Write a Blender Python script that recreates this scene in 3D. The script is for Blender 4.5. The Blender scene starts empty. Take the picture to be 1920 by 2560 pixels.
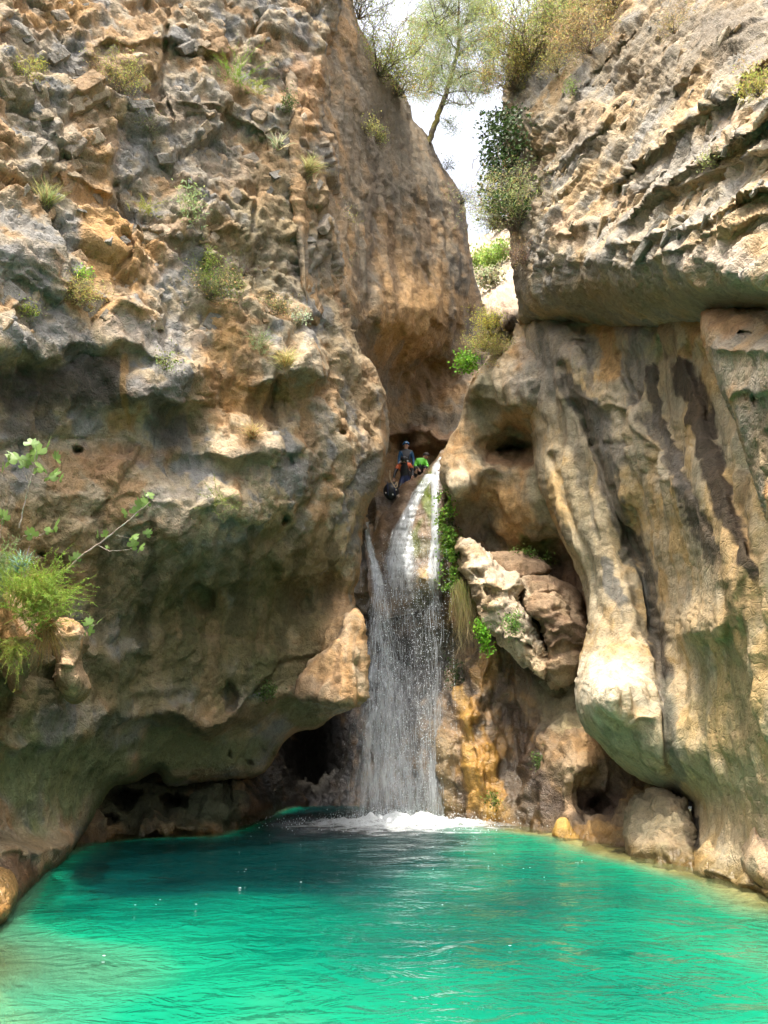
import bpy, math, random
import numpy as np
from mathutils import Vector

random.seed(7)
RNG = np.random.default_rng(7)
SC = bpy.context.scene
COL = SC.collection

# ------------------------------------------------------------------ camera, sky, sun, exposure
F_PX, CAM, TILT = 1923.0, np.array([0.0, 0.0, 1.8]), math.radians(17.0)
cam = bpy.data.cameras.new('camera')
cam.sensor_fit = 'HORIZONTAL'; cam.sensor_width = 36.0; cam.lens = 36.0 * F_PX / 1920.0
cam.clip_end = 2000.0
cam_o = bpy.data.objects.new('camera', cam); COL.objects.link(cam_o)
cam_o.location = CAM; cam_o.rotation_euler = (math.radians(90) + TILT, 0, 0)
SC.camera = cam_o

SUN_EL, SUN_AZ = math.radians(74), math.radians(-24)      # azimuth: 0 = straight behind the camera, negative = to the left
to_sun = Vector((math.sin(SUN_AZ) * math.cos(SUN_EL), -math.cos(SUN_AZ) * math.cos(SUN_EL), math.sin(SUN_EL)))
W = bpy.data.worlds.new('World'); SC.world = W; W.use_nodes = True
wn = W.node_tree.nodes; wl = W.node_tree.links
bg = wn['Background']; bg.inputs['Strength'].default_value = 0.15
sky = wn.new('ShaderNodeTexSky'); sky.sky_type = 'NISHITA'; sky.sun_disc = False
sky.sun_elevation = SUN_EL; sky.sun_rotation = math.atan2(to_sun.x, to_sun.y)
sky.air_density = 1.0; sky.dust_density = 10.0; sky.ozone_density = 1.0
hs = wn.new('ShaderNodeHueSaturation'); hs.inputs['Saturation'].default_value = 0.45; hs.inputs['Value'].default_value = 1.2      # hazy summer sky
wl.new(sky.outputs[0], hs.inputs['Color']); wl.new(hs.outputs[0], bg.inputs[0])
sun = bpy.data.lights.new('sun', 'SUN'); sun.energy = 2.1; sun.angle = math.radians(0.53); sun.color = (1.0, 0.93, 0.80)
sun_o = bpy.data.objects.new('sun', sun); COL.objects.link(sun_o)
sun_o.rotation_euler = to_sun.to_track_quat('Z', 'Y').to_euler()
SC.view_settings.view_transform = 'Standard'; SC.view_settings.look = 'None'
SC.view_settings.exposure = 1.52; SC.view_settings.gamma = 1.0; SC.view_settings.use_curve_mapping = False
SC.cycles.max_bounces = 8; SC.cycles.diffuse_bounces = 4; SC.cycles.transparent_max_bounces = 16
SC.cycles.sample_clamp_indirect = 6.0; SC.cycles.use_adaptive_sampling = True; SC.cycles.adaptive_threshold = 0.04

# ------------------------------------------------------------------ numeric helpers
PERM = RNG.permutation(256).astype(np.int32)
GR = RNG.normal(size=(256, 3)).astype(np.float32); GR /= np.linalg.norm(GR, axis=1)[:, None]
RV = RNG.random((256, 8)).astype(np.float32)

def _h(i, j, k):
    return PERM[(PERM[(PERM[i & 255] + j) & 255] + k) & 255]

def perlin(p, s=1.0, off=0.0):
    p = (np.asarray(p, np.float32) * np.float32(s) + np.float32(off))
    i = np.floor(p).astype(np.int32); f = p - i
    u = f * f * f * (f * (f * 6 - 15) + 10)
    out = np.zeros(p.shape[:-1], np.float32)
    for a in (0, 1):
        wa = u[..., 0] if a else 1 - u[..., 0]
        for b in (0, 1):
            wb = wa * (u[..., 1] if b else 1 - u[..., 1])
            for c in (0, 1):
                w = wb * (u[..., 2] if c else 1 - u[..., 2])
                g = GR[_h(i[..., 0] + a, i[..., 1] + b, i[..., 2] + c)]
                out += w * (g[..., 0] * (f[..., 0] - a) + g[..., 1] * (f[..., 1] - b) + g[..., 2] * (f[..., 2] - c))
    return out * 1.5

def fbm(p, s, octs=4, gain=0.5, off=0.0):
    r = 0; a = 1.0
    for o in range(octs):
        r = r + a * perlin(p, s * 2.03 ** o, off + 17.3 * o); a *= gain
    return r

def ridged(p, s, octs=3, off=0.0):
    r = 0; a = 1.0
    for o in range(octs):
        r = r + a * (1 - np.abs(perlin(p, s * 2.1 ** o, off + 9.1 * o)) * 2); a *= 0.5
    return r - 1.0

def blocks(p, s, off=0.0, slope=1.0):
    """angular blocks: every cell of a jittered lattice is a tilted facet; returns height and crack mask"""
    p = np.asarray(p, np.float32) * np.float32(s) + np.float32(off)
    i0 = np.floor(p).astype(np.int32)
    n = p.shape[0]
    f1 = np.full(n, 9e9, np.float32); f2 = f1.copy(); hid = np.zeros(n, np.int32); vec = np.zeros((n, 3), np.float32)
    for a in (-1, 0, 1):
        for b in (-1, 0, 1):
            for c in (-1, 0, 1):
                h = _h(i0[:, 0] + a, i0[:, 1] + b, i0[:, 2] + c)
                q = i0 + np.array([a, b, c], np.int32) + 0.1 + 0.8 * RV[h, :3]
                d = p - q
                dd = (d * d).sum(1)
                m = dd < f1
                f2 = np.where(m, f1, np.minimum(f2, dd))
                f1 = np.where(m, dd, f1); hid = np.where(m, h, hid); vec = np.where(m[:, None], d, vec)
    g = GR[hid]
    height = (RV[hid, 3] - 0.5) + slope * (g * vec).sum(1)
    edge = np.sqrt(f2) - np.sqrt(f1)
    return height * (0.65 + 0.35 * sstep(0, 0.10, edge)), np.clip(edge / 0.10, 0, 1), RV[hid, 4]

def sstep(a, b, x):
    t = np.clip((x - a) / (b - a), 0, 1)
    return t * t * (3 - 2 * t)

def unproject(u, v, Y):
    """point of the place seen at photo pixel (u, v) at distance Y in front of the camera"""
    u = np.asarray(u, float); v = np.asarray(v, float)
    x = (u - 960) / F_PX; y = (1280 - v) / F_PX
    dy = math.cos(TILT) - y * math.sin(TILT); dz = math.sin(TILT) + y * math.cos(TILT)
    t = np.asarray(Y, float) / dy
    return np.stack([CAM[0] + x * t, CAM[1] + dy * t, CAM[2] + dz * t], -1)

def water_at(u, v):
    """point of the water surface (z = 0) at photo pixel (u, v)"""
    d = unproject(u, v, 1.0) - CAM
    t = -CAM[2] / d[..., 2]
    return CAM + d * t[..., None]

def rbf_fit(pts):
    pts = np.asarray(pts, float); q = pts[:, :2] / 1000.0; n = len(q)
    r = np.sqrt(((q[:, None] - q[None]) ** 2).sum(-1) + 0.05 ** 2)
    A = np.zeros((n + 3, n + 3)); A[:n, :n] = r; A[:n, n] = 1; A[:n, n + 1:] = q; A[n, :n] = 1; A[n + 1:, :n] = q.T
    A[:n, :n] -= np.eye(n) * 0.002
    b = np.zeros(n + 3); b[:n] = pts[:, 2]
    w = np.linalg.solve(A, b)
    def ev(u, v):
        sh = np.shape(u); x = np.stack([np.ravel(u), np.ravel(v)], -1) / 1000.0
        out = np.empty(len(x))
        for k in range(0, len(x), 40000):
            xx = x[k:k + 40000]
            rr = np.sqrt(((xx[:, None] - q[None]) ** 2).sum(-1) + 0.05 ** 2)
            out[k:k + 40000] = rr @ w[:n] + w[n] + xx @ w[n + 1:]
        return out.reshape(sh)
    return ev

def inside(u, v, poly):
    r = np.zeros(np.shape(u), bool); n = len(poly)
    for k in range(n):
        x0, y0 = poly[k]; x1, y1 = poly[(k + 1) % n]
        if y0 == y1: continue
        c = ((y0 > v) != (y1 > v)) & (u < (x1 - x0) * (v - y0) / (y1 - y0) + x0)
        r ^= c
    return r

def poly_dist(u, v, poly):
    best = np.full(np.shape(u), 1e9); bx = np.zeros(np.shape(u)); by = bx.copy(); n = len(poly)
    for k in range(n):
        x0, y0 = poly[k]; x1, y1 = poly[(k + 1) % n]
        dx, dy = x1 - x0, y1 - y0; L = dx * dx + dy * dy + 1e-9
        t = np.clip(((u - x0) * dx + (v - y0) * dy) / L, 0, 1)
        px = x0 + t * dx; py = y0 + t * dy
        d = np.hypot(u - px, v - py); m = d < best
        best = np.where(m, d, best); bx = np.where(m, px, bx); by = np.where(m, py, by)
    return best, bx, by

def line_dist(u, v, pts):
    best = np.full(np.shape(u), 1e9); along = np.zeros(np.shape(u)); n = len(pts) - 1
    for k in range(n):
        x0, y0 = pts[k][:2]; x1, y1 = pts[k + 1][:2]
        dx, dy = x1 - x0, y1 - y0; L = dx * dx + dy * dy + 1e-9
        t = np.clip(((u - x0) * dx + (v - y0) * dy) / L, 0, 1)
        d = np.hypot(u - x0 - t * dx, v - y0 - t * dy); m = d < best
        best = np.where(m, d, best); along = np.where(m, (k + t) / n, along)
    return best, along

def smooth_poly(poly, sub=3):
    """round a hand-set outline with Catmull-Rom"""
    out = []; n = len(poly); P = [np.array(p, float) for p in poly]
    for k in range(n):
        p0, p1, p2, p3 = P[k - 1], P[k], P[(k + 1) % n], P[(k + 2) % n]
        for j in range(sub):
            t = j / sub
            out.append(tuple(0.5 * (2 * p1 + (p2 - p0) * t + (2 * p0 - 5 * p1 + 4 * p2 - p3) * t * t + (3 * p1 - p0 - 3 * p2 + p3) * t ** 3)))
    return out

# ------------------------------------------------------------------ object helpers
def tag(o, label=None, cat=None, group=None, kind=None):
    if label: o['label'] = label
    if cat: o['category'] = cat
    if group: o['group'] = group
    if kind: o['kind'] = kind
    return o

def empty(name, loc=(0, 0, 0), parent=None):
    o = bpy.data.objects.new(name, None); COL.objects.link(o); o.location = loc; o.empty_display_size = 0.2
    if parent: o.parent = parent
    return o

def mesh_obj(name, verts, faces, mat, parent=None, smooth=True, colors=None, wet=None, uv=None):
    """faces: int array (n,3) or (n,4), or a list of such arrays"""
    me = bpy.data.meshes.new(name)
    verts = np.asarray(verts, np.float32)
    fl = faces if isinstance(faces, list) else [faces]
    fl = [np.asarray(f, np.int32) for f in fl if len(f)]
    me.vertices.add(len(verts)); me.vertices.foreach_set('co', verts.ravel())
    loops = np.concatenate([f.ravel() for f in fl]); tot = np.concatenate([np.full(len(f), f.shape[1], np.int32) for f in fl])
    start = np.concatenate([[0], np.cumsum(tot)[:-1]]).astype(np.int32)
    me.loops.add(len(loops)); me.loops.foreach_set('vertex_index', loops)
    me.polygons.add(len(tot)); me.polygons.foreach_set('loop_start', start); me.polygons.foreach_set('loop_total', tot)
    me.update(calc_edges=True)
    me.polygons.foreach_set('use_smooth', np.full(len(tot), bool(smooth)))
    if colors is not None:
        a = me.color_attributes.new('Col', 'FLOAT_COLOR', 'POINT')
        c = np.ones((len(verts), 4), np.float32); c[:, :3] = colors
        a.data.foreach_set('color', c.ravel())
    if wet is not None:
        a = me.attributes.new('wet', 'FLOAT', 'POINT'); a.data.foreach_set('value', np.asarray(wet, np.float32))
    me.materials.append(mat)
    me.validate()
    o = bpy.data.objects.new(name, me); COL.objects.link(o)
    if parent: o.parent = parent
    return o

class Nodes:
    def __init__(self, name):
        self.m = bpy.data.materials.new(name); self.m.use_nodes = True
        self.t = self.m.node_tree; self.b = self.t.nodes['Principled BSDF']; self.out = self.t.nodes['Material Output']
    def n(self, typ, **kw):
        nd = self.t.nodes.new(typ)
        for k, v in kw.items():
            if k.startswith('i_'):
                nd.inputs[k[2:].replace('_', ' ')].default_value = v
            else: setattr(nd, k, v)
        return nd
    def l(self, a, b): self.t.links.new(a, b)
    def math(self, op, a, b=None, clamp=False):
        nd = self.t.nodes.new('ShaderNodeMath'); nd.operation = op; nd.use_clamp = clamp
        for k, x in enumerate((a, b)):
            if x is None: continue
            if isinstance(x, (int, float)): nd.inputs[k].default_value = x
            else: self.l(x, nd.inputs[k])
        return nd.outputs[0]
    def mix(self, fac, a, b, blend='MIX'):
        nd = self.t.nodes.new('ShaderNodeMix'); nd.data_type = 'RGBA'; nd.blend_type = blend
        for k, x in ((0, fac), (6, a), (7, b)):
            if isinstance(x, (int, float)): nd.inputs[k].default_value = x
            elif isinstance(x, tuple): nd.inputs[k].default_value = (*x, 1) if len(x) == 3 else x
            else: self.l(x, nd.inputs[k])
        return nd.outputs[2]
    def noise(self, vec, scale, detail=4, rough=0.55, dist=0.0):
        nd = self.t.nodes.new('ShaderNodeTexNoise'); nd.inputs['Scale'].default_value = scale
        nd.inputs['Detail'].default_value = detail; nd.inputs['Roughness'].default_value = rough; nd.inputs['Distortion'].default_value = dist
        if vec is not None: self.l(vec, nd.inputs['Vector'])
        return nd.outputs['Fac']
    def ramp(self, fac, stops):
        nd = self.t.nodes.new('ShaderNodeValToRGB'); e = nd.color_ramp.elements
        while len(e) < len(stops): e.new(0.5)
        for s, (p, c) in zip(e, stops):
            s.position = p; s.color = (c, c, c, 1) if isinstance(c, (int, float)) else (*c, 1)
        self.l(fac, nd.inputs[0]); return nd.outputs[0]

# ------------------------------------------------------------------ materials
def rock_material(name, bump=1.0, drip=0.35):
    N = Nodes(name); geo = N.n('ShaderNodeNewGeometry').outputs['Position']
    col = N.n('ShaderNodeVertexColor', layer_name='Col').outputs[0]
    wet = N.n('ShaderNodeAttribute', attribute_name='wet').outputs['Fac']
    n1 = N.noise(geo, 2.3, 3, 0.6); n2 = N.noise(geo, 9.0, 3, 0.62, 0.4); n3 = N.noise(geo, 34.0, 2, 0.6)
    # mineral tints: paler calcite, iron-brown, lichen-grey spots
    c = N.mix(N.ramp(n1, [(0.42, 0.0), (0.66, 0.5)]), col, N.mix(1.0, col, (1.06, 0.95, 0.82), 'MULTIPLY'))
    c = N.mix(N.ramp(n2, [(0.50, 0.0), (0.72, 0.62)]), c, N.mix(1.0, c, (1.42, 1.40, 1.38), 'MULTIPLY'))
    c = N.mix(N.ramp(n2, [(0.28, 0.7), (0.46, 0.0)]), c, N.mix(1.0, c, (0.58, 0.56, 0.55), 'MULTIPLY'))
    c = N.mix(N.ramp(n3, [(0.33, 0.55), (0.5, 0.0)]), c, N.mix(1.0, c, (0.62, 0.60, 0.58), 'MULTIPLY'))
    # drip stains that run down the face, and fine pits
    mp = N.n('ShaderNodeMapping'); mp.inputs['Scale'].default_value = (1.0, 1.0, 0.09); N.l(geo, mp.inputs['Vector'])
    d1 = N.noise(mp.outputs[0], 3.2, 3, 0.6, 0.25); d2 = N.noise(mp.outputs[0], 11.0, 2, 0.6, 0.2)
    c = N.mix(N.ramp(d1, [(0.34, drip), (0.47, 0.0)]), c, N.mix(1.0, c, (0.50, 0.52, 0.50), 'MULTIPLY'))
    c = N.mix(N.ramp(d2, [(0.54, 0.0), (0.70, drip * 0.9)]), c, N.mix(1.0, c, (1.32, 1.22, 1.05), 'MULTIPLY'))
    vo = N.n('ShaderNodeTexVoronoi'); vo.inputs['Scale'].default_value = 13.0; N.l(geo, vo.inputs['Vector'])
    vo2 = N.n('ShaderNodeTexVoronoi', feature='DISTANCE_TO_EDGE'); vo2.inputs['Scale'].default_value = 4.5
    N.l(geo, vo2.inputs['Vector'])
    pits = N.math('MULTIPLY', N.ramp(vo.outputs['Distance'], [(0.05, 0.0), (0.30, 1.0)]), 0.030 * bump)
    cracks = N.math('MULTIPLY', N.ramp(vo2.outputs['Distance'], [(0.0, 0.0), (0.035, 1.0)]), 0.022)
    c = N.mix(1.0, c, (0.70, 0.685, 0.655), 'MULTIPLY')
    N.l(c, N.b.inputs['Base Color'])
    N.l(N.math('MULTIPLY_ADD', wet, -0.62), N.b.inputs['Roughness'])
    r = N.t.nodes[-1]; r.inputs[2].default_value = 0.92
    N.l(N.math('MULTIPLY_ADD', wet, 0.35), N.b.inputs['Specular IOR Level'])
    N.t.nodes[-1].inputs[2].default_value = 0.18
    h = N.math('ADD', N.math('MULTIPLY', n2, 0.16 * bump), N.math('MULTIPLY', n3, 0.05 * bump))
    h = N.math('ADD', h, N.math('ADD', pits, cracks))
    b = N.n('ShaderNodeBump'); b.inputs['Distance'].default_value = 1.0; b.inputs['Strength'].default_value = 0.55
    N.l(h, b.inputs['Height']); N.l(b.outputs[0], N.b.inputs['Normal'])
    return N.m

M_ROCK = rock_material('limestone_crag', 1.0)
M_SMOOTH = rock_material('limestone_smooth', 0.45, 0.55)

# rock colours (linear base colours)
GREY = (0.35, 0.315, 0.255); BLUE = (0.27, 0.26, 0.235); TAN = (0.52, 0.42, 0.275); ORANGE = (0.54, 0.33, 0.14)
PALE = (0.62, 0.54, 0.42); DARK = (0.095, 0.085, 0.07); BROWN = (0.25, 0.165, 0.10); OLIVE = (0.22, 0.20, 0.11); GREEN = (0.12, 0.15, 0.075)
OCHRE = (0.50, 0.27, 0.055); MOSS = (0.09, 0.15, 0.02)

LAYERS = {}
def relief(name, poly, pts, mat=None, sp=4.6, edge=(40, 1.2), crag=None, feats=(), ledges=(), holes=(), base=None, tints=(), streaks=(),
           wetf=None, skirt=(0.4, 1.2, 2.6), parent=None, strata=None, smoothing=True, kind='structure', crag_amp=1.0, flute=0.0, rough=0.05, seed=0.0, lean=None, bscale=1.0, warp=26, grooves=()):
    """a body of rock: its outline, the distance of its surface, its relief (blocks, ledges, hollows) and its stains, with some painted light and shade"""
    if smoothing: poly = smooth_poly(poly)
    pa = np.array(poly); u0, v0 = pa.min(0) - sp; u1, v1 = pa.max(0) + sp
    us = np.arange(u0, u1 + sp, sp); vs = np.arange(v0, v1 + sp, sp)
    U, V = np.meshgrid(us, vs); H, Wd = U.shape
    ins = inside(U, V, poly)
    fm = ins[:-1, :-1] | ins[1:, :-1] | ins[:-1, 1:] | ins[1:, 1:]
    used = np.zeros_like(ins); used[:-1, :-1] |= fm; used[1:, :-1] |= fm; used[:-1, 1:] |= fm; used[1:, 1:] |= fm
    D, bx, by = poly_dist(U, V, poly)
    snap = used & ~ins
    U = np.where(snap, bx, U); V = np.where(snap, by, V); D = np.where(ins, D, 0.0)
    ev = rbf_fit(pts); Y = ev(U, V)
    w, dep = edge
    t = np.clip(1 - D / w, 0, 1); Y = Y + dep * (1 - np.sqrt(np.clip(1 - (t * 0.985) ** 2, 0, 1)))
    P0 = unproject(U, V, Y)
    wu = U + warp * fbm(P0, 0.9, 3, off=3.1 + seed); wv = V + warp * fbm(P0, 0.9, 3, off=41.7 + seed)
    for (fu, fv, ru, rv, d) in feats:                       # swellings (negative: towards the viewer) and hollows
        Y = Y + d * np.exp(-(((wu - fu) / ru) ** 2 + ((wv - fv) / rv) ** 2))
    for (line, amp, up, down) in ledges:                    # ledges: slow swelling above, sharp undercut below
        lx = [p[0] for p in line]; ly = [p[1] for p in line]
        s = wv - np.interp(wu, lx, ly)
        fade = sstep(lx[0] - 40, lx[0] + 30, wu) * (1 - sstep(lx[-1] - 30, lx[-1] + 40, wu))
        Y = Y - amp * fade * np.where(s < 0, np.exp(s / up), np.exp(-s / down))
    for (hu, hv, ru, rv, d) in holes:                       # sharp-rimmed holes
        q = np.sqrt(((U + 0.7 * (wu - U) - hu) / ru) ** 2 + ((V + 0.7 * (wv - V) - hv) / rv) ** 2)
        Y = Y + d * (1 - sstep(0.35, 1.1, q))
    for (line, gw, gd) in grooves:                          # long cracks and folds
        dd, al = line_dist(U + 0.25 * (wu - U), V, line); Y = Y + gd * np.exp(-(dd / gw) ** 2) * sstep(0, 0.06, al) * sstep(1, 0.94, al)
    if lean is not None: Y = Y + lean(U, V)
    P = unproject(U, V, Y)
    Q = P
    for ax in (0, 1):
        pad = [(0, 0)] * 3; pad[ax] = (5, 4); cs = np.cumsum(np.pad(Q, pad, mode='edge'), axis=ax)
        Q = (np.take(cs, np.arange(9, cs.shape[ax]), ax) - np.take(cs, np.arange(0, cs.shape[ax] - 9), ax)) / 9.0
    Q = Q[:H, :Wd]
    gu = np.gradient(Q, axis=1)[:P.shape[0], :P.shape[1]]; gv = np.gradient(Q, axis=0)[:P.shape[0], :P.shape[1]]
    nrm = np.cross(gv, gu); nrm /= np.linalg.norm(nrm, axis=-1, keepdims=True) + 1e-9
    nrm *= np.sign(((CAM - P) * nrm).sum(-1, keepdims=True))
    idx = np.flatnonzero(used.ravel()); p = P.reshape(-1, 3)[idx]; nn = nrm.reshape(-1, 3)[idx]
    uu = U.ravel()[idx]; vv = V.ravel()[idx]; wuu = wu.ravel()[idx]; wvv = wv.ravel()[idx]
    cr = (np.ones(len(idx)) if crag is None else crag(uu, vv)) * crag_amp
    # the coordinates of the beds: stretched along the bedding
    q = p + 0.10 * np.stack([perlin(p, 1.7, 5), perlin(p, 1.7, 15), perlin(p, 1.7, 25)], -1)
    if strata is not None:
        ang, st = strata; ca, sa = math.cos(ang), math.sin(ang)
        q = np.stack([(q[:, 0] * ca + q[:, 2] * sa) / st, q[:, 1] * 0.8, (-q[:, 0] * sa + q[:, 2] * ca)], -1)
    disp = np.zeros(len(idx)); tone = np.zeros(len(idx))
    if cr.max() > 0.02:
        b1, e1, t1 = blocks(q, 0.95 * bscale, 3 + seed, 0.55); b2, e2, t2 = blocks(q, 2.3 * bscale, 31 + seed, 0.7); b3, e3, t3 = blocks(q, 5.2 * bscale, 77 + seed, 0.8)
        b4, e4, t4 = blocks(q, 11.5 * bscale, 93 + seed, 0.8)
        mk = sstep(-0.35, 0.35, fbm(p, 0.5, 2, off=300 + seed)); mk2 = sstep(-0.3, 0.4, fbm(p, 0.9, 2, off=330 + seed))
        disp += cr * ((0.40 * b1 + 0.065 * b4 * (0.3 + 0.7 * mk)) / bscale + 0.28 * b2 * (0.2 + 0.8 * mk) + 0.15 * b3 * (0.12 + 0.88 * mk2) - 0.09 * (1 - e1) - 0.06 * mk * (1 - e2) - 0.03 * (1 - e3) * mk2 + 0.16 * fbm(p, 0.45, 3, off=8 + seed) + 0.05 * ridged(q, 1.6, 3, off=4 + seed))
        tone = cr * (0.5 * (t1 - 0.5) + 0.55 * (t2 - 0.5) + 0.35 * (t3 - 0.5) + 0.3 * (t4 - 0.5))
    disp += 0.11 * fbm(p, 0.55, 3, off=60 + seed) + rough * fbm(p, 2.6, 4, off=90 + seed)
    if flute:
        fl = perlin(p * np.array([1, 1, 0.13]), 2.6, 12 + seed) + 0.5 * perlin(p * np.array([1, 1, 0.16]), 6.5, 22 + seed)
        disp += flute * fl
    vd = CAM - p; vd /= np.linalg.norm(vd, axis=1)[:, None]
    keep = np.where(snap.ravel()[idx], 0.45, 1.0) * np.clip(0.15 + 2.2 * (vd * nn).sum(1), 0.15, 1)
    p = p + nn * (disp * keep)[:, None]
    # colours
    if base is None:
        base = [(GREY, 0), (TAN, 1)]
    k1 = np.clip(0.5 + 0.9 * fbm(p, 0.38, 4, 0.6, off=100 + seed) + 0.35 * tone, 0, 1); k2 = np.clip(0.5 + 1.0 * fbm(p, 0.8, 4, 0.6, off=130 + seed) - 0.35 * tone, 0, 1)
    cols = [np.array(c[0] if isinstance(c[0], tuple) else c) for c in base]
    c = cols[0] * (1 - k1[:, None]) + cols[1] * k1[:, None]
    if len(cols) > 2: kk = sstep(0.58, 0.85, k2)[:, None]; c = c * (1 - kk) + cols[2] * kk
    if len(cols) > 3: kk = sstep(0.38, 0.12, k2)[:, None]; c = c * (1 - kk) + cols[3] * kk
    c = c * (1 + 0.38 * tone)[:, None]
    nz = fbm(p, 1.3, 4, 0.6, off=160 + seed)
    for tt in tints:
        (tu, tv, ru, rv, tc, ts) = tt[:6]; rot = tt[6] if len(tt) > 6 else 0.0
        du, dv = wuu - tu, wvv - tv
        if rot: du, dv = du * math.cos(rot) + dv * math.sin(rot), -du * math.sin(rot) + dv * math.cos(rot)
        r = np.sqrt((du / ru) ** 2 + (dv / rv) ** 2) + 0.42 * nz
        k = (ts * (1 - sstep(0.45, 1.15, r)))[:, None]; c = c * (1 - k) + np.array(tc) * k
    vs_ = perlin(p * np.array([1, 1, 0.1]), 7.0, 210 + seed)
    for (line, w0, w1, sc, ss) in streaks:
        d, al = line_dist(uu + 0.4 * (wuu - uu), vv, line)
        wd = w0 + (w1 - w0) * al
        r = d / wd + 0.45 * nz + 0.35 * vs_
        k = (ss * (1 - sstep(0.72, 1.0, r)) * sstep(1.03, 0.9, al))[:, None]; c = c * (1 - k) + np.array(sc) * k
    wet = np.zeros(len(idx)) if wetf is None else np.clip(wetf(uu, vv), 0, 1)
    zb = sstep(0.30, 0.10, p[:, 2] + 0.12 * nz); wet = np.maximum(wet, 0.8 * zb)      # the splash line: wet rock with an ochre film
    c = c * (1 - 0.45 * zb)[:, None] * (1 - zb[:, None] * np.array([0.0, 0.12, 0.45]))
    c = np.clip(c, 0.01, 0.85)
    # faces and the thickness behind the rim
    new = np.full(H * Wd, -1, np.int64); new[idx] = np.arange(len(idx)); new = new.reshape(H, Wd)
    a, b, cc, d = new[:-1, :-1][fm], new[:-1, 1:][fm], new[1:, 1:][fm], new[1:, :-1][fm]
    quads = np.stack([a, d, cc, b], -1)
    e = np.concatenate([quads[:, [0, 1]], quads[:, [1, 2]], quads[:, [2, 3]], quads[:, [3, 0]]])
    key = np.minimum(e[:, 0], e[:, 1]) * (len(idx) + 1) + np.maximum(e[:, 0], e[:, 1])
    _, inv, cnt = np.unique(key, return_inverse=True, return_counts=True)
    be = e[cnt[inv] == 1]
    bv = np.unique(be); vmap = np.full(len(idx), -1); vmap[bv] = np.arange(len(bv))
    cen = p.mean(0); verts = [p]; colr = [c]; wets = [wet]; faces = [quads]; prev = None
    rd = p[bv] - CAM; rd /= np.linalg.norm(rd, axis=1)[:, None]
    for k, s in enumerate(skirt):
        q2 = p[bv] + rd * s
        sh = (cen - q2); sh -= rd * (sh * rd).sum(1)[:, None]; sh /= np.linalg.norm(sh, axis=1)[:, None] + 1e-6
        q2 = q2 + sh * (0.05 + 0.10 * s) + 0.1 * np.stack([perlin(q2, 1.1, 1), perlin(q2, 1.1, 2), perlin(q2, 1.1, 3)], -1)
        o0 = sum(len(x) for x in verts)
        cur = o0 + vmap[be]
        prv = be if prev is None else prev
        faces.append(np.stack([prv[:, 1], prv[:, 0], cur[:, 0], cur[:, 1]], -1))
        prev = cur; verts.append(q2); colr.append(c[bv]); wets.append(wet[bv])
    o = mesh_obj(name, np.concatenate(verts), np.concatenate(faces), mat or M_ROCK, parent, True, np.concatenate(colr), np.concatenate(wets))
    if kind and not parent: o['kind'] = kind
    full = np.full((H * Wd, 3), np.nan); full[idx] = p; fn = np.full((H * Wd, 3), np.nan); fn[idx] = nn
    LAYERS[name] = (u0, v0, sp, full.reshape(H, Wd, 3), fn.reshape(H, Wd, 3))
    return o

def on(layer, u, v):
    """surface point and normal of a rock body at photo pixel (u, v)"""
    u0, v0, sp, P, Nn = LAYERS[layer]
    i = int(np.clip(round((v - v0) / sp), 0, P.shape[0] - 1)); j = int(np.clip(round((u - u0) / sp), 0, P.shape[1] - 1))
    for r in range(0, 30):
        blk = P[max(0, i - r):i + r + 1, max(0, j - r):j + r + 1]
        ok = ~np.isnan(blk[..., 0])
        if ok.any():
            k = np.argwhere(ok)[len(np.argwhere(ok)) // 2]
            return blk[k[0], k[1]].copy(), Nn[max(0, i - r):i + r + 1, max(0, j - r):j + r + 1][k[0], k[1]].copy()
    return unproject(u, v, 15.0), np.array([0, -1, 0.0])

# ------------------------------------------------------------------ the rock of the gorge
def crag_left(u, v):
    k = 1.0 - 0.50 * sstep(760, 900, v) - 0.06 * sstep(1250, 1500, v)
    k = k - 0.35 * np.exp(-((u - 20) / 130) ** 2 - ((v - 700) / 90) ** 2)
    return np.clip(k * (1 - 0.75 * sstep(1760, 1860, v)), 0.06, 1)

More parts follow.
